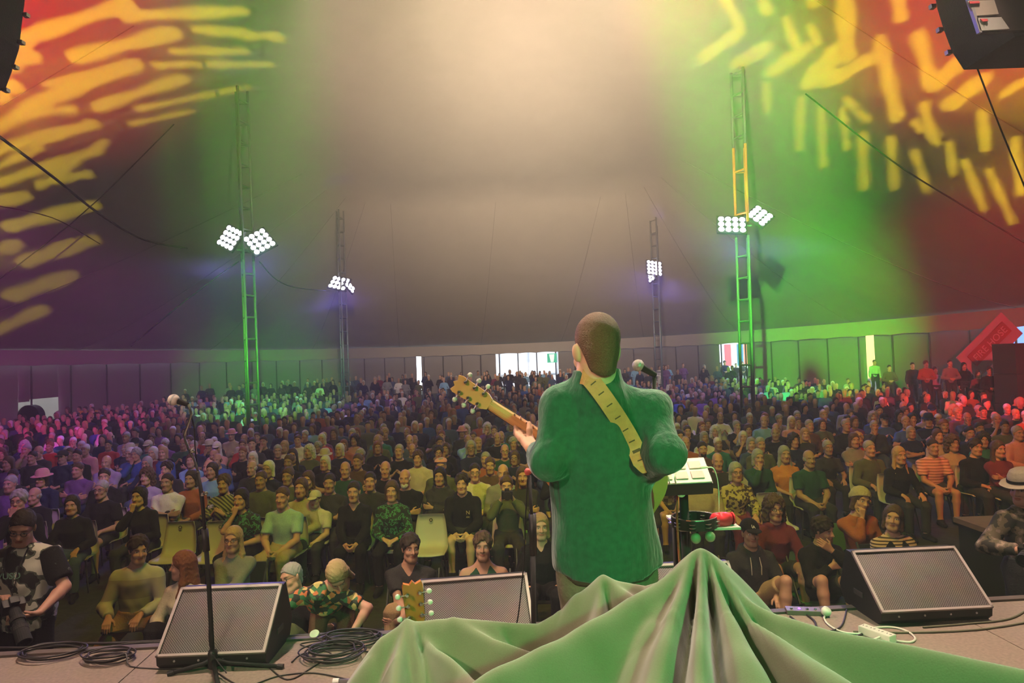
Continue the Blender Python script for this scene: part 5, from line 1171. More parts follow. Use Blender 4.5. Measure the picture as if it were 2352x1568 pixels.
# he faces the crowd: build in a frame turned half round about z
RZ = np.array([[-1, 0, 0], [0, -1, 0], [0, 0, 1.0]]); T_ = lambda v: RZ @ v
P.pel = T_(L(1392, 1262, 2.42)); P.T = rotm(0, .02, .03); P.lv = [(z * 1.12, rx * 1.04, ry * 1.04, c) for z, rx, ry, c in TORSO_M]
P.nck = T_(L(1372, 900, 2.40)); P.H = rotm(.22, .06, -.03); P.hc = T_(L(1369, 806, 2.37))
P.sh = {1: T_(L(1288, 938, 2.40)), -1: T_(L(1496, 942, 2.40))}
P.el = {1: T_(L(1262, 1062, 2.33)), -1: T_(L(1525, 1045, 2.26))}
P.wr = {1: T_(L(1228, 1036, 2.57)), -1: T_(L(1425, 1120, 2.60))}
P.hip = {1: T_(L(1345, 1290, 2.42)), -1: T_(L(1438, 1290, 2.42))}
P.kn = {1: T_(in_local(Vector((at(1340, 1290, 2.42).x, 2.45, STAGE_Z + .50)), po)), -1: T_(in_local(Vector((at(1450, 1290, 2.42).x, 2.45, STAGE_Z + .50)), po))}
P.an = {i: P.kn[i] + V3(.01 * i, .03, -.41) for i in (1, -1)}
ax = unit(T_(np.array(at(1040, 876, 2.74) - at(1500, 1172, 2.68))))
P.hand = {1: (unit(V3(-.15, -.35, .75)), unit(V3(-.45, -.75, -.35))), -1: (unit(V3(.7, -.3, -.4)), unit(V3(.2, .9, 0)))}; P.curl = {1: .95, -1: .5}
def fret_hand(q, i, base_=P.hand_prims):
    if i < 0: return base_(q, i)
    w = P.wr[1]; G0, G1 = T_(L(1232, 1003, 2.70)), T_(L(1186, 972, 2.715)); a = unit(G1 - G0)      # along the guitar neck
    Yv = T_(V3(0, 1, 0)); up = V3(0, 0, 1)
    for k, t in enumerate((.15, .45, .75, 1.05)):
        c = G0 + (G1 - G0) * t; k0 = c - up * .040 + Yv * .004; k1 = c + Yv * .044 - up * .012; k2 = c + Yv * .046 + up * .022; k3 = c + Yv * .022 + up * .034
        q.cone(w + a * (.016 * (k - 1.5)), k0, .017, .0135, .014); q.cone(k0, k1, .0125, .0105, .006); q.cone(k1, k2, .0102, .0092, .004); q.cone(k2, k3, .0092, .0080, .003)
    c = G0 + (G1 - G0) * .35; t0 = w + up * .012 - Yv * .006; t1 = c - Yv * .036 - up * .022; t2 = c - Yv * .034 + up * .012; t3 = c - Yv * .020 + up * .036
    q.cone(t0, t1, .020, .0150, .015); q.cone(t1, t2, .0135, .0120, .006); q.cone(t2, t3, .0118, .0090, .004)
P.hand_prims = fret_hand
tb_ = Templ(P, .012, .0042, True)
pl = empty('person', po, PI, 'man in a dark green shirt playing guitar with his back turned', 'person')
o = link('body', tb_.body, pl); setmat(o, skin('player', (.66, .38, .24)))
# loose green shirt hanging straight to a curved hem
q = Sdf(); W = lambda x, y, d: T_(L(x, y, d))
fr = np.stack([V3(1, 0, 0), V3(0, 1, 0), V3(0, 0, 1)], 1)
z0 = P.pel
q.stack(z0, P.T, [(-.075, .190, .150, -.01), (.02, .188, .152, -.01), (.18, .178, .145, -.005), (.34, .178, .138, .0), (.44, .180, .128, .005), (.50, .150, .108, .01), (.545, .100, .085, .012), (.575, .080, .076, .012)], .03)
for i in (1, -1):
    q.cone(P.tp(.06 * i, .01, .53), P.sh[i], .066, .070, .05); q.cone(P.sh[i], P.el[i], .064, .054, .04); e = P.el[i] + (P.wr[i] - P.el[i]) * .86; q.capc(P.el[i] - (e - P.el[i]) * .10, e, .056, .046, .03); q.cone(P.el[i], P.el[i] + (e - P.el[i]) * .3, .055, .053, .03)
q.capc(P.nck + V3(0, .015, -.06), P.nck + V3(0, .012, .078), .098, .080, .03); q.cone(P.tp(0, .03, .47), P.nck + V3(0, .03, -.02), .085, .075, .04)
for xx, zz in ((.16, -.075), (-.16, -.075)):      # shirt-tail hem rises at the sides
    q.ell(P.tp(xx * 1.15, 0, zz - .012), (.060, .22, .026), None, .02, True)
q.noise = .0052; q.nf = 21.0
SHIRT = mat('green_shirt', (.014, .080, .042), .85, 0, .2, bump=.15, scale=45, vary=.45, sheen=.35)
nt = SHIRT.node_tree; bp_ = [n for n in nt.nodes if n.type == 'BUMP'][0]; tc_ = [n for n in nt.nodes if n.type == 'TEX_COORD'][0]; mp_ = nt.nodes.new('ShaderNodeMapping'); mp_.inputs['Scale'].default_value = (16, 16, 4.5); mp_.inputs['Rotation'].default_value = (0, .25, 0)
nz_ = nt.nodes.new('ShaderNodeTexNoise'); nz_.inputs['Scale'].default_value = 1.0; nz_.inputs['Detail'].default_value = 4; nt.links.new(tc_.outputs['Object'], mp_.inputs[0]); nt.links.new(mp_.outputs[0], nz_.inputs['Vector']); nt.links.new(nz_.outputs['Fac'], bp_.inputs['Height']); bp_.inputs['Strength'].default_value = .7; bp_.inputs['Distance'].default_value = .028
Vv, Qq = polygonise(q, .009); me = npmesh('shirt', Vv, Qq, [SHIRT]); so = link('shirt', me, pl)
SH_BVH = BVHTree.FromPolygons([Vector(v) for v in Vv], [tuple(f) for f in Qq])
hm = Sdf(); hm.stack(z0, P.T, [(-.090, .184, .144, -.01), (-.05, .184, .144, -.01)], .01)
for xx in (.16, -.16): hm.ell(P.tp(xx * 1.15, 0, -.10), (.062, .22, .030), None, .02, True)
Vv, Qq = polygonise(hm, .009); setmat(link('shirt_lining', npmesh('shirt_lining', Vv, Qq, [mat('blank')]), so), mat('shirt_lining', (.05, .03, .02), .9))
P.lv = [(z, .140, .105, 0) for z in (-.13, -.06, 0.0, .04)]; b = P.bottom(True, .016); Vv, Qq = polygonise(b, .013); setmat(link('trousers', npmesh('trousers', Vv, Qq, [mat('blank')]), pl), mat('khaki_trousers', (.13, .12, .075), .9, bump=.5, scale=50, vary=.25))
for i in (1, -1): setmat(link('shoe', tb_.shoe(i), pl), cloth('charcoal'))
M = Matrix(((*P.H[0], P.hc[0]), (*P.H[1], P.hc[1]), (*P.H[2], P.hc[2]), (0, 0, 0, 1)))
hq = link('hair', head_mesh('hair_buzz', .005), pl); hq.matrix_local = M; setmat(hq, mat('buzz_hair', (.16, .075, .035), .65, bump=.9, scale=260, vary=.3))
# strap: lies on the back of the shirt, from the near shoulder to the guitar's tail
inv = wmat(pl).inverted(); pts = []
for px, py in ((1336, 862), (1352, 868), (1375, 895), (1400, 930), (1425, 968), (1447, 1005), (1462, 1035), (1474, 1062), (1482, 1085)):
    A = inv @ CAM; B = inv @ at(px, py, 3.0); h = SH_BVH.ray_cast(A, (B - A).normalized())
    pts.append((h[0] if h[0] is not None else inv @ at(px, py, 2.33)) + (A - B).normalized() * .004)
pts = catmull(pts, 4); sb = MB(); V = []; Fc = []; vw = (inv @ CAM - inv @ at(1400, 950, 2.3)).normalized()
for k, p in enumerate(pts):
    t = (pts[min(k + 1, len(pts) - 1)] - pts[max(k - 1, 0)]).normalized(); s_ = t.cross(vw).normalized() * (.029 if k < len(pts) - 4 else .029 - .005 * (k - len(pts) + 5))
    for a, bq in ((-1, 0), (-1, .004), (1, .004), (1, 0)): V.append(p + s_ * a + vw * bq)
for k in range(len(pts) - 1):
    for j in range(4): Fc.append((k * 4 + j, k * 4 + (j + 1) % 4, k * 4 + 4 + (j + 1) % 4, k * 4 + 4 + j))
sb.add(V, Fc); strap = sb.build('guitar_strap', mat('strap_leather', (.50, .22, .075), .6, bump=.3, scale=60, vary=.2), pl)
for k in range(6, len(pts) - 5, 3):      # adjustment slits
    p = pts[k]; t = (pts[k + 1] - pts[k - 1]).normalized(); s_ = t.cross(vw).normalized(); m_ = MB()
    m_.add([p + s_ * a + t * c_ + vw * .0048 for a, c_ in ((-.011, -.0022), (.011, -.0022), (.011, .0022), (-.011, .0022))], [(0, 1, 2, 3)]); m_.build('slit', mat('slit_dark', (.09, .045, .02), .8), strap)
k = len(pts) - 9; p = pts[k]; t = (pts[k + 1] - pts[k - 1]).normalized(); s_ = t.cross(vw).normalized(); MB().add([p + s_ * a + t * c_ + vw * .005 for a, c_ in ((-.014, -.016), (.014, -.016), (.014, .016), (-.014, .016))], [(0, 1, 2, 3)]).build('patch', mat('slit_dark'), strap)
MB().tube(catmull([pts[-2], inv @ at(1490, 1110, 2.42), inv @ at(1497, 1150, 2.58), inv @ at(1497, 1168, 2.66)], 4), .010, 6).build('strap_tail', mat('strap_tail', (.14, .05, .02), .6), pl)

# ---------------------------------------------------------------- people at the stage front
def low_templ(key, female, seat, arms, lean=.05, head=(0, .0, 0), legs='chair', twist=0.0, side=0.0, fat=0.0):
    P = Pose(female=female, seat=seat, lean=lean, head=head, twist=twist, side=side, fat=fat)
    pz = P.pel[2]
    if legs == 'cross':
        P.kn = {1: V3(.30, -.26, .13), -1: V3(-.30, -.26, .13)}; P.an = {1: V3(-.10, -.34, .09), -1: V3(.10, -.30, .09)}; P.to = {1: V3(-.22, -.36, .06), -1: V3(.22, -.32, .06)}
    elif legs == 'up':
        P.kn = {1: V3(.13, -.36, max(.50, pz + .10)), -1: V3(-.13, -.36, max(.50, pz + .10))}; P.an = {1: V3(.13, -.44, .085), -1: V3(-.13, -.44, .085)}
    elif legs == 'oneup':
        P.kn = {1: V3(.20, -.40, max(.56, pz + .16)), -1: V3(-.26, -.38, .22)}; P.an = {1: V3(.14, -.48, .085), -1: V3(.02, -.48, .09)}
    elif legs == 'kneel':
        P.kn = {1: V3(.12, -.30, .08), -1: V3(-.12, -.30, .08)}; P.an = {1: V3(.12, .12, .08), -1: V3(-.12, .12, .08)}; P.to = {1: V3(.12, .26, .05), -1: V3(-.12, .26, .05)}
    arms(P) if callable(arms) else P.arms(arms)
    TEMPL[key] = Templ(P, .014, .0050, True); return TEMPL[key]
def place_head(t, px, ytop, scale=1.0, rz=0.0, z0=0.0):
    """ground position so that the top of the head is seen at (px, ytop)"""
    c = t.P.hc * scale; top = c[2] + .13 * scale + z0; Q_ = onz(px, ytop, top); off = Matrix.Rotation(rz, 3, 'Z') @ Vector((c[0], c[1], 0)); return Vector((Q_.x - off.x, Q_.y - off.y, z0))
FRONT = 'people at the stage front'
NEAR_SPOTS = []
def front(key, px, ytop, label, female, seat, arms, lean=.05, head=(0, 0, 0), legs='chair', twist=0.0, side=0.0, rz=0.0, scale=1.0, fat=0.0, chair=True, **kw):
    t = low_templ(key, female, seat, arms, lean, head, legs, twist, side, fat); p = place_head(t, px, ytop, scale, rz); NEAR_SPOTS.append((p.x, p.y))
    r = dress(t, 'person', label, p, rz, scale, group=FRONT, hh=.006, **kw)
    if chair and seat > .2: LOWSEATS.append((p, rz, seat * scale, label))
    return r
LOWSEATS = []
ramp_mat('grey_panel', 'wave', .9, [(0, (.30, .30, .27)), (.5, (.42, .46, .34))], coords='Object', band='Z'); ramp_mat('floral', 'voronoi', 26, [(0, (.02, .03, .02)), (.30, (.05, .16, .07)), (.45, (.02, .025, .02)), (.55, (.55, .16, .06)), (.72, (.62, .45, .18)), (.82, (.03, .04, .03))])
ramp_mat('stripes', 'wave', 11, [(0, (.62, .44, .34)), (.62, (.05, .03, .03))], band='Z'); ramp_mat('olive_stripe', 'wave', 9, [(0, (.30, .28, .10)), (.5, (.03, .03, .02))], band='DIAGONAL'); ramp_mat('leopard', 'voronoi', 30, [(0, (.05, .03, .02)), (.35, (.45, .36, .12)), (.7, (.08, .05, .03)), (.8, (.48, .38, .14))])
ramp_mat('plaid', 'checker', 16, [(0, (.10, .07, .05)), (.5, (.35, .27, .20))]); ramp_mat('print_tee', 'noise', 9, [(0, (.02, .02, .02)), (.46, (.10, .12, .09)), (.52, (.72, .74, .62))]); ramp_mat('green_print', 'noise', 22, [(0, (.01, .015, .01)), (.52, (.05, .22, .08)), (.62, (.01, .015, .01))]); ramp_mat('pink_stripe', 'wave', 7, [(0, (.70, .36, .30)), (.75, (.30, .12, .10))], band='Z')
front('a', 318, 1232, 'person in a grey sweater sitting cross-legged looking aside near the photographer', False, .34, 'knees', .04, (.55, .10, .05), 'cross', rz=.15, hair='mess', hairc='dark', top='grey_panel', bottom='khaki', sk=0)
front('b', 418, 1266, 'person in a cream top turned sideways beside the grey sweater', True, .26, 'knees', .12, (-1.25, .05, 0), 'up', rz=-.1, hair='long', hairc='red', top='cream', bottom='black', sk=1)
front('c', 535, 1210, 'person in a grey cardigan and glasses hugging knees behind the tall stand', True, .30, lambda P: [P.arm(i, V3(-.05 * i, -.40, .46), d=V3(-1 * i, -.1, 0), n=V3(0, 1, 0)) for i in (1, -1)], .08, (0, .0, 0), 'up', hair='long', hairc='blonde', top='grey', bottom='brown', glasses=True, sk=1)
front('d', 668, 1294, 'person in black leaning round the monitor with tilted head', False, .16, 'knees', .10, (-.45, .1, -.35), 'up', side=.12, rz=-.1, hair='short', hairc='grey', top='black', bottom='olive', glasses=True, sk=1)
front('f', 942, 1228, 'person in a dark v-neck tee smiling aside with folded arms on knees', False, .28, lambda P: [P.arm(i, V3(-.06 * i, -.42, .42), d=V3(-.9 * i, -.2, 0), n=V3(0, 1, 0), pole=V3(1 * i, .2, .1)) for i in (1, -1)], .16, (.45, -.02, .05), 'up', hair='mess', hairc='dark', top='charcoal', long=False, neck='v', bottom='khaki', sk=2)
front('g', 1108, 1224, 'person in a green sleeveless tank top behind the middle monitor', False, .28, 'knees', .06, (0, -.08, 0), 'up', hair='mess', hairc='brown', top='forest', long=False, neck='tank', sleeve=0, bottom='charcoal', sk=2)
front('h', 1240, 1180, 'person in a long black coat sitting by the player elbow', True, .34, 'knees', .08, (.1, 0, 0), 'chair', hair='bob', hairc='blonde', top='black', neck='v', bottom='black', sk=0)
la = front('i', 1722, 1195, 'person in a dark hoodie and black cap with one knee raised', False, .22, 'knees', .10, (0, -.05, 0), 'oneup', hair='short', hairc='dark', top='charcoal', hood=True, bottom='khaki', trousers=False, hat='cap', hatc='black', sk=2)
front('j', 1778, 1140, 'person in a wine red hooded top and round glasses with bare knees', True, .36, 'knees', .06, (0, .0, 0), 'up', hair='curly', hairc='brown', top='wine', hood=True, bottom='charcoal', trousers=False, glasses=True, sk=1)
front('k', 1890, 1188, 'person in black laughing with hands on the chest', False, .22, lambda P: [P.arm(1, P.hc + V3(.02, -.10, -.17), d=V3(-.6, -.1, .45), n=V3(0, .9, 0), pole=V3(1, -.3, -1)), P.arm(-1, P.tp(-.02, -.18, .33), d=V3(.8, -.1, .2), n=V3(0, .9, 0), pole=V3(-1, -.2, -1))], .16, (.5, .15, -.1), 'up', twist=.2, hair='mess', hairc='dark', top='black', bottom='charcoal', trousers=False, sk=1)
front('l', 1976, 1122, 'person in a knitted beanie and rust jacket resting a cheek on one hand', True, .40, 'chin', .08, (.1, .05, .28), 'chair', side=-.05, hair='bob', hairc='brown', top='rust', bottom='charcoal', hat='beanie', hatc='sand', sk=1)
front('m', 2050, 1160, 'person in a striped long-sleeved top under a dark vest by the monitor', True, .34, 'knees', .02, (-.55, -.1, .1), 'chair', hair='bob', hairc='brown', top='stripes', bottom='black', sk=0)
# striped top has a dark vest over it, the hoodie has strings, the cap a badge
def on_person(r, nm, me, m): o = link(nm, me, r); setmat(o, m); return o
Vv, Qq = polygonise(TEMPL['m'].P.top(long=False, neck='tank', t=.022, sleeve=0), .014); vest = npmesh('vest', Vv, Qq, [mat('blank')])
rm = [o for o in COL.objects if o.get('label', '').startswith('person in a striped long')][0]; on_person(rm, 'vest', vest, cloth('black'))
Pq = TEMPL['i'].P
for s_ in (1, -1): on_person(la, 'hood_string', MB().tube([Pq.tp(.045 * s_, -.105, .44), Pq.tp(.050 * s_, -.15, .36), Pq.tp(.048 * s_, -.155, .28)], .004, 6).build('t', mat('blank')).data, cloth('cream'))
for o in [o for o in COL.objects if o.name.split('.')[0] == 't']: bpy.data.objects.remove(o)
cap_o = [o for o in la.children if o.name.startswith('cap')][0]
for ch, dx, dz in (('L', -.008, .004), ('A', .006, -.004)):
    o = link('badge', text_mesh(ch, .042), cap_o); o.location = (dx, -.098 - .002, .085 + dz); o.rotation_euler = (PI / 2 - .35, 0, 0); setmat(o, cloth('white'))
# kneeling person in a floral shirt, bent down with the head on the far side
Pf = Pose(female=True, seat=.20, lean=.0); Pf.pel = V3(0, .10, .42); Pf.T = rotm(0, 1.15, 0); Pf.nck = Pf.tp(0, .02, .49); Pf.H = rotm(.3, .9, -.4); Pf.hc = Pf.nck + V3(.16, .02, .12)
Pf.sh = {1: Pf.tp(.155, .01, .38), -1: Pf.tp(-.155, .01, .38)}; Pf.hip = {1: Pf.pel + V3(.10, 0, 0), -1: Pf.pel + V3(-.10, 0, 0)}
Pf.kn = {1: V3(.14, -.05, .08), -1: V3(-.14, -.05, .08)}; Pf.an = {1: V3(.12, .38, .08), -1: V3(-.12, .38, .08)}; Pf.to = {1: V3(.12, .5, .05), -1: V3(-.12, .5, .05)}
for i in (1, -1): Pf.arm(i, V3(.27 * i, -.42, .32), d=V3(.1 * i, -.5, -.8), pole=V3(1 * i, .2, .4))
tf = Templ(Pf, .014, .0055, True); TEMPL['e'] = tf; pf = onz(788, 1330, .80); pf = Vector((pf.x, 5.95, .30))
re_ = dress(tf, 'person', 'person in a floral shirt kneeling bent forward at the stage foot', pf, 0, 1.0, sk=1, hair='bob', hairc='blonde', top='floral', long=False, collar=True, bottom='brown', group=FRONT, hh=.006)
bx = MB().box((-.45, -.35, 0), (.45, .55, .295)).build('road_case', MBLACK, loc=(pf.x, pf.y, 0), bevel=.01); tag(bx, 'low black case under the kneeling person in the floral shirt', 'case')
NEAR_SPOTS.append((pf.x, pf.y))

# two photographers standing at the stage edge
Pp = Pose(stand=True, lean=.10, head=(.18, .42, .12), fat=.05)
cp = V3(.10, -.36, 1.06)
Pp.arm(1, cp + V3(.16, .02, -.06), d=V3(-.8, -.35, -.1), n=V3(-.2, .2, .9), pole=V3(1, .3, -.8), curl=.7); Pp.arm(-1, cp + V3(-.16, .06, .05), d=V3(.9, -.25, .15), n=V3(.2, -.2, -.6), pole=V3(-1, .3, -.8), curl=.8)
tp_ = Templ(Pp, .011, .0045, True); p1 = place_head(tp_, 45, 1172, 1.03)
ph1 = dress(tp_, 'person', 'photographer in a printed white tee looking down at a camera', p1, .15, 1.03, sk=1, hair='short', hairc='dark', top='print_tee', long=False, bottom='black', glasses=True, loose=.012, hem=-.14, topname='printed_tee', hh=.006)
# black raglan sleeves and lanyard
for i in (1, -1):
    qs = Sdf(); e = Pp.sh[i] + (Pp.el[i] - Pp.sh[i]) * .78; qs.capc(Pp.sh[i] - (e - Pp.sh[i]) * .10, e, .090, .084, .03)
    Vv, Qq = polygonise(qs, .011); on_person(ph1, 'sleeve', npmesh('sleeve', Vv, Qq, [mat('blank')]), cloth('black'))
on_person(ph1, 'lanyard', MB().tube([Pp.tp(-.07, -.06, .47), Pp.tp(-.055, -.155, .36), Pp.tp(.0, -.175, .16), Pp.tp(.05, -.16, .36), Pp.tp(.07, -.06, .47)], .005, 5).build('t', mat('blank')).data, cloth('charcoal'))
on_person(ph1, 'pass_card', MB().box((-.055, -.006, -.04), (.055, .006, .04), Matrix.Translation(Pp.tp(.01, -.185, -.02)) @ Matrix.Rotation(.12, 4, 'Y')).build('t', mat('blank')).data, mat('pass_card', (.55, .36, .24), .6))
for s_, x, z in (('VUSO', -.02, .33), ('AAA', 0, 0)):
    o = link('lettering', text_mesh(s_, .062 if s_ == 'VUSO' else .04), ph1); o.matrix_local = Matrix.Translation(Pp.tp(x, -.165 if s_ == 'VUSO' else -.195, .30 if s_ == 'VUSO' else -.02)) @ Matrix.Rotation(.12 if s_ == 'AAA' else .03, 4, 'Y') @ Matrix.Rotation(PI / 2 - .1, 4, 'X'); setmat(o, mat('print_green', (.20, .42, .28), .7) if s_ == 'VUSO' else mat('print_brown', (.22, .09, .05), .7))
for o in [o for o in COL.objects if o.name.split('.')[0] == 't']: bpy.data.objects.remove(o)
def photo_camera(loc, rz, d, label, Llen, white=False):
    r = empty('photo_camera', loc, rz, label, 'camera'); d = Vector(d).normalized(); u = Vector((0, 0, 1)) if abs(d.z) < .8 else Vector((0, 1, 0)); x = d.cross(u).normalized(); u = x.cross(d)
    M = Matrix(((x.x, d.x, u.x, 0), (x.y, d.y, u.y, 0), (x.z, d.z, u.z, 0), (0, 0, 0, 1)))
    MB().box((-.07, -.035, -.05), (.07, .035, .045), M).build('camera_body', BLACK, r, bevel=.006); MB().box((-.03, -.03, .045), (.03, .03, .075), M).build('viewfinder', BLACK, r, bevel=.006)
    MB().lathe([(.036, .03), (.040, .05), (.040, Llen * .5), (.046, Llen * .55), (.050, Llen), (.043, Llen), (.043, Llen - .03), (.001, Llen - .04)], (0, 0, 0), d, 22).build('lens', WPL if white else MBLACK, r, smooth=False)
    for k in (.35, .6): MB().lathe([(.047, Llen * k), (.050, Llen * k + .002), (.050, Llen * k + .03), (.047, Llen * k + .032)], (0, 0, 0), d, 22).build('zoom_ring', CAB if not white else MBLACK, r)
    return r
W1 = lambda v: wmat(ph1) @ Vector(v)
photo_camera(W1(cp + V3(.02, -.05, .02)), .15, (.55, -.62, -.62), 'black camera with a long black lens held by the photographer in the printed tee', .34)
Pr = Pose(stand=True, lean=.06, head=(-1.05, .15, 0)); cr = V3(-.24, -.36, 1.13)
Pr.arm(1, cr + V3(.10, .02, -.02), d=V3(-.95, -.1, .1), n=V3(0, .3, .9), pole=V3(1, .4, -.8), curl=.7); Pr.arm(-1, cr + V3(-.03, .08, .03), d=V3(.2, -.9, .2), n=V3(.9, 0, -.1), pole=V3(-1, .3, -.8), curl=.8)
ramp_mat('camo', 'noise', 14, [(0, (.02, .02, .015)), (.48, (.10, .08, .05)), (.58, (.16, .12, .10)), (.66, (.30, .22, .18))])
tr_ = Templ(Pr, .012, .0045, True); p2 = place_head(tr_, 2345, 1084, 1.0); ph2 = dress(tr_, 'person', 'photographer in a pale straw hat and dark patterned jacket at the frame edge', p2, 0, 1.0, sk=1, hair='short', hairc='grey', top='camo', bottom='charcoal', hat='hat', hatc='cream', hh=.006)
hb = [o for o in ph2.children if o.name.startswith('hat')][0]; bq = MB(); bq.lathe([(.100, 0), (.100, .022)], (0, 0, 0), (0, 0, 1), 28); o = bq.build('hat_band', cloth('black'), hb); o.location = (0, .015, .058); o.scale = (1, 1.2, 1)
W2 = lambda v: wmat(ph2) @ Vector(v)
photo_camera(W2(cr + V3(-.02, -.02, .04)), 0, (-.75, -.55, -.2), 'dark camera held by the photographer in the straw hat', .16)
photo_camera(W2(V3(-.10, -.26, .93)), 0, (-.28, -.10, -.95), 'camera with a white banded lens hanging below the straw-hat photographer', .26, True)
# ---------------------------------------------------------------- chairs
def shell_mesh():
    prof = [(.235, .845), (.225, .76), (.205, .64), (.180, .54), (.150, .475), (.095, .447), (0, .440), (-.12, .447), (-.20, .450), (-.235, .435)]; wid = [.165, .185, .200, .210, .215, .218, .220, .220, .215, .205]
    N = 8; V = []; n = N + 1
    for side in (0, 1):
        for k, (y, z) in enumerate(prof):
            for i in range(n):
                u = i / N * 2 - 1; cup = .018 * u * u; V.append((u * wid[k], y - (cup if k < 5 else 0) + (.012 if side and k < 5 else 0), z + (cup if k >= 5 else 0) - (.012 if side and k >= 4 else 0)))
    Q = []; m = len(prof) * n
    for k in range(len(prof) - 1):
        for i in range(N):
            a = k * n + i; Q += [(a, a + 1, a + n + 1, a + n), (m + a, m + a + n, m + a + n + 1, m + a + 1)]
    for k in range(len(prof) - 1):
        for i in (0, N): a = k * n + i; Q.append((a, a + n, m + a + n, m + a))
    for i in range(N):
        for k in (0, len(prof) - 1): a = k * n + i; Q.append((a, a + 1, m + a + 1, m + a))
    return npmesh('shell', V, Q, [mat('chair_plastic', (.44, .41, .33), .55, 0, .4, vary=.08, scale=6)])
SHELL = shell_mesh(); LEGM = []
for sx in (-1, 1):
    for y0, y1 in ((-.14, -.20), (.10, .20)):
        b = MB().tube([(sx * .15, y0, .44), (sx * .20, y1, .012)], .012, 6).build('t', mat('chair_leg', (.05, .05, .05), .4, .5)); LEGM.append(b.data); bpy.data.objects.remove(b)
b = MB().tube([(.018 * math.cos(a), .2245, .775 + .018 * math.sin(a)) for a in np.linspace(0, 2 * PI, 15)[:-1]], .005, 5, closed=True).build('t', mat('hole_dark', (.03, .03, .025), .7)); RINGM = b.data; bpy.data.objects.remove(b)
def chair(loc, rz, label, group='plastic shell chairs of the front rows'):
    r = empty('shell_chair', loc, rz, label, 'chair', group); link('shell', SHELL, r); [link('leg', m, r) for m in LEGM]; o = link('hand_hole_ring', RINGM, r); o.location = (0, -.022, 0); return r
def chair_px(px, ytop, label, rz=0.0): p = onz(px, ytop, .845); return chair((p.x - .0, p.y - .23, 0), rz, label)
chair_px(418, 1197, 'empty pale plastic chair in the front row below the white tee', .05); chair_px(508, 1196, 'empty pale plastic chair behind the gooseneck stand beside the striped top', 0); chair_px(990, 1180, 'empty pale plastic chair in the front row beside the printed black hoodie', 0); chair_px(1765, 1131, 'empty pale plastic chair behind the person in round glasses', 0)
for k, (p, rz, seat, lab) in enumerate(LOWSEATS):
    r = empty('camp_chair', p, rz, 'low camp chair under the ' + ' '.join(lab.split()[:9]), 'chair', 'low camp chairs at the stage front'); fm = mat('camp_frame', (.05, .06, .05), .4, .5); cm = mat('camp_green', (.10, .22, .09), .85) if k in (8, 9, 12, 7) else mat('camp_dark', (.03, .03, .03), .9)
    MB().box((-.24, -.20, seat - .02), (.24, .22, seat - .005)).build('seat', cm, r); MB().box((-.23, .235, seat + .08), (.23, .25, seat + .40)).build('backrest', cm, r, bevel=.005)
    for sx in (-1, 1): MB().tube([(sx * .25, -.24, .012), (sx * .25, .245, seat + .42)], .012, 6).build('leg', fm, r); MB().tube([(sx * .25, .28, .012), (sx * .25, -.20, seat)], .012, 6).build('leg', fm, r)

# ---------------------------------------------------------------- the seated crowd
ROW0, ROWD = 8.9, .95
POSEW = {'lap': 'hands in lap', 'clasp': 'hands clasped', 'cross': 'arms crossed', 'knees': 'hands on knees', 'chin': 'hand at chin', 'clap': 'hands together', 'phone': 'one hand raised', 'cam': 'holding a camera'}
ORD = ['first', 'second', 'third'] + ['%dth' % k if k % 10 not in (1, 2, 3) or k in (11, 12, 13) else '%d%s' % (k, {1: 'st', 2: 'nd', 3: 'rd'}[k % 10]) for k in range(4, 80)]
ROWW = 'front second third fourth fifth sixth seventh eighth ninth tenth eleventh twelfth thirteenth fourteenth fifteenth'.split()
CROWD = []          # dicts
def hero(px, ytop, top, pose, female=False, hair='short', hairc='brown', sk=0, label=None, scale=1.0, **kw):
    t = seat_templ(pose, female, True, kw.pop('head', (0, .02, 0)), kw.pop('fat', 0.0)); p = place_head(t, px, ytop, scale); p.y = min(max(p.y, 8.4), 14)
    c = at(px, ytop, p.y); p.x = c.x - t.P.hc[0] * scale; CROWD.append(dict(p=p, top=top, pose=pose, f=female, hair=hair, hairc=hairc, sk=sk, label=label, scale=scale, t=t, rz=random.uniform(-.12, .12), kw=kw))
S = dict(long=False)
hero(240, 1103, 'black', 'knees', hair='short', hairc='grey', sk=2, bottom='charcoal', trousers=False, glasses=True, label='person in a black polo with bare crossed forearms near the purple light', **S)
hero(98, 1080, 'navy', 'lap', hair='bob', hairc='dark', sk=1, hat='hat', hatc='pink', label='person in a pale wide-brimmed hat and dark blue top')
hero(25, 1092, 'purple', 'lap', hair='short', hairc='grey', sk=1)
hero(332, 1117, 'black', 'chin', True, 'bob', 'black', 0, label='person in black with a hand at the chin beside the empty chairs')
hero(385, 1087, 'white', 'cross', hair='short', hairc='dark', sk=2, label='person in a white printed tee with crossed arms above the empty chair', **S)
hero(440, 1080, 'rust', 'lap', True, 'bob', 'dark', 2); hero(488, 1062, 'sky', 'lap', True, 'bob', 'dark', 1); hero(515, 1090, 'olive_stripe', 'clap', True, 'mess', 'brown', 1, label='person in an olive striped top behind the second empty chair')
hero(563, 1122, 'green_print', 'chin', True, 'bob', 'black', 1, bottom='black', label='person in a green printed top resting the face on one hand', **S)
hero(600, 1082, 'olive', 'lap', hair='short', hairc='brown', sk=2); hero(655, 1118, 'mint', 'clasp', hair='short', hairc='brown', sk=1, bottom='khaki', label='person in a mint polo and khaki trousers leaning forward', **S)
hero(728, 1128, 'cream', 'clasp', hair='short', hairc='brown', sk=0, scale=.86, hat='cap', hatc='cream', bottom='charcoal', label='small person in a white tee and white cap with hands clasped', **S)
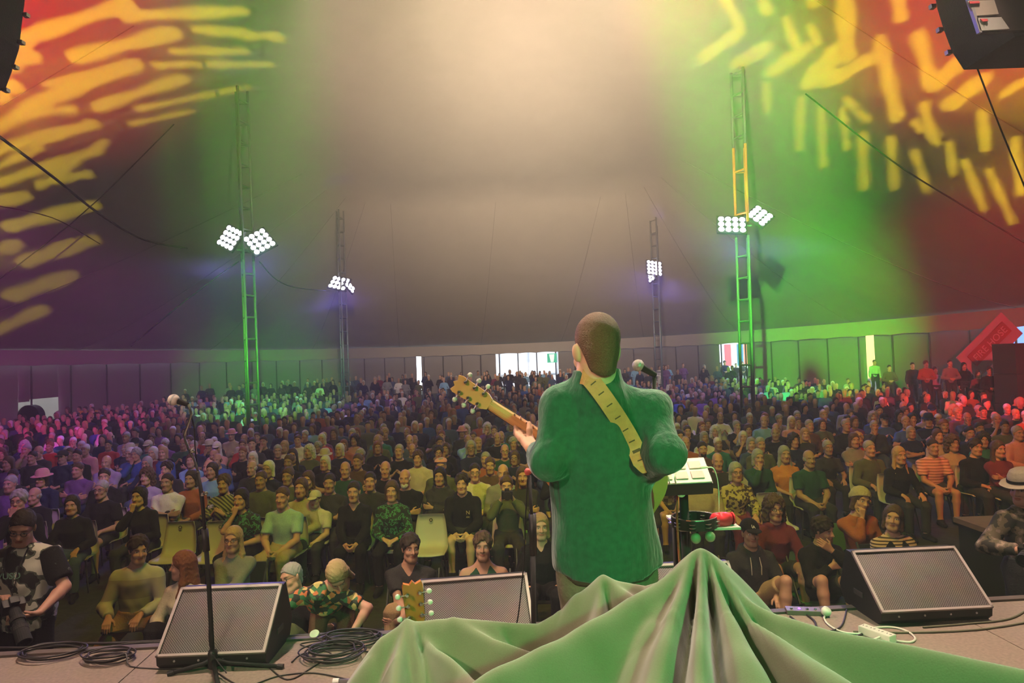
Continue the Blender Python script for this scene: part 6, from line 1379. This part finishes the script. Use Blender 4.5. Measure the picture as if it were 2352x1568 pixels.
hero(692, 1098, 'sand', 'lap', True, 'bob', 'brown', 1); hero(757, 1088, 'charcoal', 'cross', hair='short', hairc='dark', sk=2); hero(662, 1074, 'olive', 'lap', True, 'pony', 'brown', 2); hero(708, 1082, 'forest', 'cross', True, 'bob', 'brown', 1)
hero(815, 1106, 'black', 'clasp', True, 'short', 'dark', 1, neck='v', bottom='black', label='person in a black v-neck with hands hanging clasped between the knees')
hero(850, 1084, 'charcoal', 'lap', hair='short', hairc='dark', sk=1); hero(900, 1104, 'green_print', 'lap', True, 'bob', 'brown', 1, bottom='black', label='person in a green printed top, hands in lap, beside the front empty chair'); hero(930, 1078, 'black', 'cross', hair='fringe', hairc='white', sk=1, beard='white', label='person in a black top with crossed arms just behind the green printed top')
hero(793, 1060, 'forest', 'lap', hair=None, hairc='grey', sk=1); hero(822, 1042, 'brown', 'cross', hair='short', hairc='brown', sk=2); hero(885, 1059, 'black', 'lap', hair='fringe', hairc='white', sk=1); hero(960, 1035, 'cream', 'lap', hair='mess', hairc='brown', sk=0, label='person in a cream tee sitting tall in the fourth row', **S)
hero(1010, 1073, 'charcoal', 'cross', True, 'bob', 'black', 2, hood=True, label='person in a dark hooded top behind the empty front chair'); hero(1013, 1052, 'olive', 'lap', hair='short', hairc='grey', sk=1, hat='flat', hatc='pink', label='person in a pale flat cap and olive top')
hero(1062, 1088, 'black', 'clasp', hair='mess', hairc='dark', sk=0, hood=True, bottom='charcoal', trousers=False, label='person in a black printed hoodie with bare knees and clasped hands'); hero(1090, 1064, 'cream', 'lap', hair='short', hairc='dark', sk=0, glasses=True); hero(1155, 1066, 'grey', 'lap', hair='fringe', hairc='grey', sk=1)
hero(1163, 1093, 'olive', 'cam', True, 'bun', 'brown', 0, label='person in an olive jacket holding a small camera at chest height'); hero(1125, 1050, 'brown', 'lap', hair='short', hairc='brown', sk=2); hero(1200, 1072, 'charcoal', 'cross', True, 'long', 'brown', 1)
hero(1525, 1048, 'plaid', 'clasp', True, 'long', 'brown', 1, bottom='black', trousers=False, label='person in a plaid top and dark shorts behind the sampler', **S); hero(1608, 1068, 'sand', 'lap', hair='short', hairc='brown', sk=1, fat=.10, label='person in a beige long-sleeved top beside the sampler pole')
hero(1647, 1040, 'charcoal', 'cross', hair=None, hairc='grey', sk=1); hero(1612, 1014, 'brown', 'lap', hair='short', hairc='dark', sk=1, beard='dark'); hero(1685, 1062, 'leopard', 'knees', hair='bob', hairc='grey', sk=1, female=True, glasses=True, bottom='wine', label='person in a leopard print top and glasses with hands on knees')
hero(1735, 1032, 'forest', 'chin', True, 'bob', 'grey', 1); hero(1800, 1024, 'orange', 'lap', True, 'long', 'grey', 1, label='person in an orange top beside the dark green polo', **S); hero(1852, 1034, 'forest', 'clasp', hair='fringe', hairc='grey', sk=2, fat=.12, bottom='charcoal', label='person in a dark green polo with hands clasped low', **S)
hero(1745, 1004, 'olive', 'lap', hair='short', hairc='grey', sk=1); hero(1960, 994, 'grey', 'cross', True, 'bob', 'brown', 2, hood=True); hero(1990, 1012, 'olive', 'knees', hair='short', hairc='grey', sk=1); hero(2058, 1026, 'black', 'knees', True, 'long', 'blonde', 1, label='person in a plain black sweater, hands on knees, near the pink striped tee')
hero(2135, 1008, 'pink_stripe', 'clasp', hair='short', hairc='dark', sk=2, bottom='charcoal', trousers=False, label='person in a pale pink striped tee with bare knees by the platform', **S); hero(2185, 1000, 'sand', 'lap', True, 'curly', 'brown', 2); hero(2238, 1008, 'black', 'lap', hair='mess', hairc='dark', sk=1); hero(2290, 1012, 'wine', 'cross', True, 'long', 'brown', 1); hero(2335, 978, 'pink', 'lap', hair='short', hairc='grey', sk=1)
hero(180, 1062, 'purple', 'cross', hair='short', hairc='brown', sk=1, bottom='navy'); hero(245, 1046, 'lilac', 'cross', hair=None, hairc='white', sk=0, fat=.08, collar=True, label='person in a pale mauve pullover with crossed arms in the violet light'); hero(300, 1020, 'blue', 'phone', hair='bob', hairc='white', sk=0, female=True, label='person in a bright blue jacket raising one arm to the head'); hero(352, 1022, 'wine', 'lap', True, 'bob', 'white', 0); hero(375, 1010, 'blue', 'lap', True, 'bob', 'blonde', 0); hero(320, 1004, 'blue', 'chin', hair='mess', hairc='grey', sk=1)
hero(145, 1035, 'navy', 'lap', hair='short', hairc='black', sk=0, hat='cap', hatc='charcoal'); hero(20, 1048, 'purple', 'lap', True, 'long', 'brown', 1); hero(75, 1028, 'charcoal', 'lap', hair='short', hairc='dark', sk=1); hero(178, 1028, 'black', 'lap', hair='short', hairc='dark', sk=1)
# filler seats row by row out to 300 individuals
TOPS = ['black'] * 9 + ['charcoal'] * 9 + ['navy'] * 5 + ['denim', 'denim', 'blue', 'white', 'cream', 'grey', 'olive', 'olive', 'forest', 'brown', 'rust', 'wine', 'purple', 'lilac', 'sky', 'pink', 'sand', 'teal', 'red']
rc = random.Random(21); fill = []
for k in range(0, 36):
    y = ROW0 + ROWD * k if k < 10 else ROW0 + ROWD * 10 + (k - 10) * 1.12
    if y > 39: break
    sp = .66 if k < 10 else .76; x = -.80 * y + rc.uniform(0, .3)
    while x < .80 * y:
        xx, yy = x + rc.uniform(-.09, .09), y + rc.uniform(-.12, .12); x += sp
        if ((xx - TCX) / TA) ** 2 + ((yy - TCY) / TB) ** 2 > .80: continue
        if xx > 4.0 and yy < 7.9: continue
        px = proj((xx, yy, 1.2))[0]
        if k == 0 and (372 < px < 540 or 955 < px < 1025 or px > 2150): continue      # empty chairs, platform
        if k == 0 and not (-60 < px < 2410): continue
        if px > 1470 and yy < 10.75: continue       # the rows start further back on this side
        if k < 6 and any((c['p'].x - xx) ** 2 + (c['p'].y - yy) ** 2 < (.36 if px < 1470 else .5) for c in CROWD): continue
        if any((a - xx) ** 2 + (b - yy) ** 2 < .55 for a, b in NEAR_SPOTS): continue
        if any((m.x - xx) ** 2 + (m.y - yy) ** 2 < .5 for m in (M1, M2, M3, M4)): continue
        if rc.random() < .05 or not (-70 < px < 2430): continue
        fill.append((yy, xx, k))
fill.sort(); nind = 300 - len(CROWD) - 26
for yy, xx, k in fill[:nind]:
    f = rc.random() < .45; pose = rc.choice(['lap', 'lap', 'clasp', 'cross', 'cross', 'knees', 'chin', 'clap']) if k < 5 else rc.choice(['lap', 'cross', 'chin', 'clap'])
    t = seat_templ(pose, f, k < 4)
    hc = rc.choices(['grey', 'white', 'brown', 'dark', 'blonde', 'black', 'red'], [5, 4, 4, 4, 2, 1, 1])[0]; st_h = rc.choice(['bob', 'long', 'bob', 'pony', 'short', 'curly']) if f else rc.choice(['short', 'short', 'fringe', 'mess', None])
    CROWD.append(dict(p=Vector((xx, yy, 0)), top=rc.choice(TOPS), pose=pose, f=f, hair=st_h, hairc=hc, sk=rc.randrange(4), label=None, scale=rc.uniform(.93, 1.04), t=t, rz=rc.uniform(-.25, .25) - xx * .02, kw=dict(glasses=rc.random() < .2 and k < 5, hat='cap' if rc.random() < .06 else ('hat' if rc.random() < .03 else None), hatc=rc.choice(['white', 'navy', 'pink', 'cream', 'black']), long=rc.random() < .7, bottom=rc.choice(['charcoal', 'denim', 'black', 'khaki', 'navy']))))
rows = {}
for c in CROWD: rows.setdefault(max(0, int(round((c['p'].y - ROW0) / ROWD))), []).append(c)
SEATED = 'seated concert crowd'
CNAME = {'green_print': 'green printed', 'olive_stripe': 'striped', 'plaid': 'plaid', 'leopard': 'leopard print', 'pink_stripe': 'striped'}
for k, lst in rows.items():
    lst.sort(key=lambda c: c['p'].x / c['p'].y)
    for n_, c in enumerate(lst):
        kw = dict(c['kw']); hat = kw.get('hat')
        lab = c['label'] or 'person in %s%s top, %s, %s from left in %s seated row' % (CNAME.get(c['top'], c['top']), ' cap and' * 0, POSEW[c['pose']], ORD[n_], ROWW[min(k, 14)])
        if hat and not c['label']: lab = 'person in %s top and %s, %s from left in %s seated row' % (CNAME.get(c['top'], c['top']), {'cap': 'peaked cap', 'hat': 'brimmed hat', 'flat': 'flat cap', 'beanie': 'beanie'}[hat], ORD[n_], ROWW[min(k, 14)])
        if kw.get('hat') and c['hair'] not in (None, 'short', 'bob', 'long'): c['hair'] = 'short'
        near = c['p'].y < 12.5; feet = c['t'].feet; c['t'].feet = near
        r = dress(c['t'], 'person', lab, c['p'], c['rz'], c['scale'], c['sk'], c['hair'], c['hairc'], c['top'], group=SEATED, hh=.0075 if near else .012, **kw); c['t'].feet = feet; c['r'] = r
        if c['p'].y < (10.6 if c['p'].x < 1.5 else 11.6): chair((c['p'].x, c['p'].y + .02, 0), c['rz'], 'plastic chair under person %s from left in %s seated row' % (ORD[n_], ROWW[min(k, 14)]))
cw = [c for c in CROWD if c['pose'] == 'cam'][0]; q_ = wmat(cw['r']) @ Vector(cw['t'].P.hc + V3(0, -.27, -.055)); photo_camera(q_, 0, (0, -1, -.05), 'small camera held by the person in the olive jacket', .07)
# print marks on two front row tops
def chest_mark(c, s_, size, m, x, z, y=-.150):
    P_ = c['t'].P; o = link('print', text_mesh(s_, size), c['r']); o.matrix_local = Matrix.Translation(P_.tp(x, y, z)) @ Matrix.Rotation(PI / 2 - .12, 4, 'X'); setmat(o, m)
for c in CROWD:
    l = c['label'] or ''
    if 'printed hoodie' in l: chest_mark(c, 'N', .07, cloth('sand'), .08, .30); chest_mark(c, 'ASC', .03, cloth('sand'), .08, .24)
    if 'white printed tee' in l:
        P_ = c['t'].P; q = Sdf(); q.ell(P_.tp(.05, -.12, .20), (.055, .03, .05)); q.noise = .004; q.nf = 60; Vv, Qq = polygonise(q, .012); o = link('print', npmesh('print', Vv, Qq, [mat('blank')]), c['r']); setmat(o, cloth('charcoal'))

# ---------------------------------------------------------------- standing people by the red-lit wall and at the back
def stand_templ(arms, f): 
    key = ('st', arms, f)
    if key not in TEMPL: TEMPL[key] = Templ(Pose(female=f, stand=True, lean=.02).arms(arms), .024, .011, False)
    return TEMPL[key]
STG = 'people standing by the red-lit wall'
for n_, (px, yt, Y, top, arms, f, hair, hc) in enumerate([(2042, 838, 30, 'olive', 'fold', 0, 'short', 'dark'), (2095, 832, 28, 'charcoal', 'down', 0, 'short', 'dark'), (2126, 828, 26, 'rust', 'fold', 0, 'mess', 'brown'), (2147, 842, 26, 'lilac', 'down', 1, 'long', 'dark'), (2181, 826, 25, 'grey', 'fold', 0, 'short', 'dark'), (2213, 832, 25, 'black', 'down', 1, 'long', 'black'), (2246, 850, 24, 'wine', 'fold', 1, 'bob', 'dark'), (2272, 842, 22, 'black', 'fold', 0, 'short', 'black'), (2309, 845, 22, 'wine', 'down', 0, 'short', 'dark'), (2008, 826, 34, 'mint', 'down', 0, 'short', 'dark')]):
    t = stand_templ(arms, bool(f)); p = at(px, yt, Y); h = t.P.hc[2] + .13; t.feet = False
    z_ = max(0, min(p.z - h, .6)); sc = (p.z - z_) / h
    dress(t, 'person', 'standing person in %s, %s from left by the red-lit wall' % (top, ORD[n_]), (p.x, p.y, z_), -.2, min(1.12, max(.9, sc)), n_, hair, hc, top, group=STG, hh=.012)
    if z_ > .05:
        pass
BK = 'people standing silhouetted in the far doorways'
for n_, (px, yt) in enumerate([(1147, 868), (1160, 862), (1186, 855), (1199, 864), (1221, 861), (1240, 852), (1263, 866), (1655, 832), (1664, 828), (1690, 834), (1705, 830), (1720, 836)]):
    t = stand_templ(('fold', 'down')[n_ % 2], n_ % 3 == 1); Y = 49.5 if px < 1500 else 45.5; p = at(px, yt, Y); gz = ground_z(p.x, Y); sc = (p.z - gz) / (t.P.hc[2] + .13); t.feet = False
    dress(t, 'person', 'dark standing person, %s from left, silhouetted in the %s doorway' % (ORD[n_ if n_ < 7 else n_ - 7], 'white marquee' if n_ < 7 else 'coloured banner'), (p.x, Y, gz), 0, min(1.2, max(.85, sc)), 2, ('short', 'long', 'mess')[n_ % 3], 'dark', ('black', 'charcoal', 'navy')[n_ % 3], group=BK, hh=.016)

# ---------------------------------------------------------------- everyone further back: one mass of people
def mass_piece(stand):
    P_ = Pose(stand=stand, lean=.02).arms('fold' if stand else 'lap'); q = Sdf(); q.stack(P_.pel, P_.T, [(z, rx + .012, ry + .012, c) for z, rx, ry, c in P_.lv[:-1]], .03)
    for i in (1, -1): q.cone(P_.tp(.05 * i, .018, .42), P_.sh[i], .06, .066, .05); q.cone(P_.sh[i], P_.el[i], .064, .05, .03); q.cone(P_.el[i], P_.wr[i], .05, .04, .03); q.cone(P_.hip[i], P_.kn[i], .09, .07, .04); q.cone(P_.kn[i], P_.an[i], .07, .06, .04)
    A = polygonise(q, .06); h = Sdf(); c = P_.hc; h.ell(c + V3(0, .01, .03), (.076, .092, .098)); h.ell(c + V3(0, -.02, -.04), (.062, .072, .084), None, .03); h.cone(c + V3(0, .02, -.06), P_.nck - V3(0, 0, .02), .054, .058, .03); h.cone(c + V3(0, -.09, 0), c + V3(0, -.105, -.03), .01, .014, .01); B = polygonise(h, .026)
    hs = []
    for stl in ('short', 'bob', 'fringe'): u = hair_sdf(stl); u.noise = 0; v, q2 = polygonise(u, .026); hs.append((v + c, q2))
    return A, B, hs
pieces = {False: mass_piece(False), True: mass_piece(True)}
PAL = [skin(*s_) for s_ in SKINS] + [cloth(c) for c in ('black', 'charcoal', 'navy', 'denim', 'blue', 'white', 'grey', 'olive', 'wine', 'rust', 'purple', 'sky')] + [hairm(c) for c in ('dark', 'brown', 'grey', 'white', 'blonde', 'black')]
STK = Vector((at(2385, 900, 21).x, 21, 0)); STX = [at(px, 840, Y) for px, Y in ((2042, 30), (2095, 28), (2126, 26), (2147, 26), (2181, 25), (2213, 25), (2246, 24), (2272, 22), (2309, 22), (2008, 34))]
mass = [(xx, yy, 0, False) for yy, xx, k in fill[nind:] if (fn.location.x - xx) ** 2 + (fn.location.y - yy) ** 2 > 1.5 and not (abs(xx - STK.x) < 1.5 and abs(yy - 21) < 1.1) and not any((q.x - xx) ** 2 + (q.y - yy) ** 2 < .7 for q in STX)]
for k in range(5):
    y = 40.2 + k * 1.5; x = -.70 * y
    while x < .62 * y:
        if ((x - TCX) / TA) ** 2 + ((y - TCY) / TB) ** 2 < .90 and rc.random() < .62: mass.append((x + rc.uniform(-.2, .2), y + rc.uniform(-.3, .3), 0, True))
        x += .8
def mass_object(lst, name, label):
    Vs, Qs, Ms = [], [], []; o = 0
    for xx, yy, z_, stn in lst:
        A, B, hs = pieces[stn]; a = rc.uniform(-.3, .3); s_ = rc.uniform(.92, 1.06); R = np.array([[math.cos(a), -math.sin(a), 0], [math.sin(a), math.cos(a), 0], [0, 0, 1]]) * s_; off = np.array((xx, yy, ground_z(xx, yy)))
        hr = rc.choice([0, 0, 1, 1, 2, None]); parts = [(A, 4 + rc.choices(range(12), [9, 8, 5, 3, 1, 1, 1, 2, 1, 1, 1, 1])[0]), (B, rc.randrange(4))] + ([] if hr is None else [(hs[hr], 16 + rc.randrange(6))])
        for (v, q), m in parts: Vs.append(v @ R.T + off); Qs.append(q + o); Ms.append(np.full(len(q), m)); o += len(v)
    ob = link(name, npmesh(name, np.concatenate(Vs), np.concatenate(Qs), PAL, True, np.concatenate(Ms))); tag(ob, label, 'crowd', kind='stuff')
mass_object([m for m in mass if not m[3]], 'crowd', 'mass of seated people filling the far half of the tent')
mass_object([m for m in mass if m[3]], 'standing_crowd', 'mass of people standing along the far tent wall')
# ---------------------------------------------------------------- stage haze: thick under the roof, thin above the seats
for z0, z1, dens, lab in ((5.6, 14, HAZE, 'thick stage haze hanging under the tent roof'), (-.3, 5.595, HAZE_LOW, 'thin stage haze over the seated crowd')):
    hm_ = bpy.data.materials.new('haze'); hm_.use_nodes = True; nt = hm_.node_tree; nt.nodes.remove(nt.nodes['Principled BSDF'])
    vs = nt.nodes.new('ShaderNodeVolumeScatter'); vs.inputs['Color'].default_value = (1, 1, 1, 1); vs.inputs['Density'].default_value = dens; vs.inputs['Anisotropy'].default_value = .25
    nt.links.new(vs.outputs[0], nt.nodes['Material Output'].inputs['Volume'])
    hz = MB().box((-25.5, -1.5, z0), (21.5, 52, z1)).build('haze', hm_); tag(hz, lab, 'haze', kind='stuff')
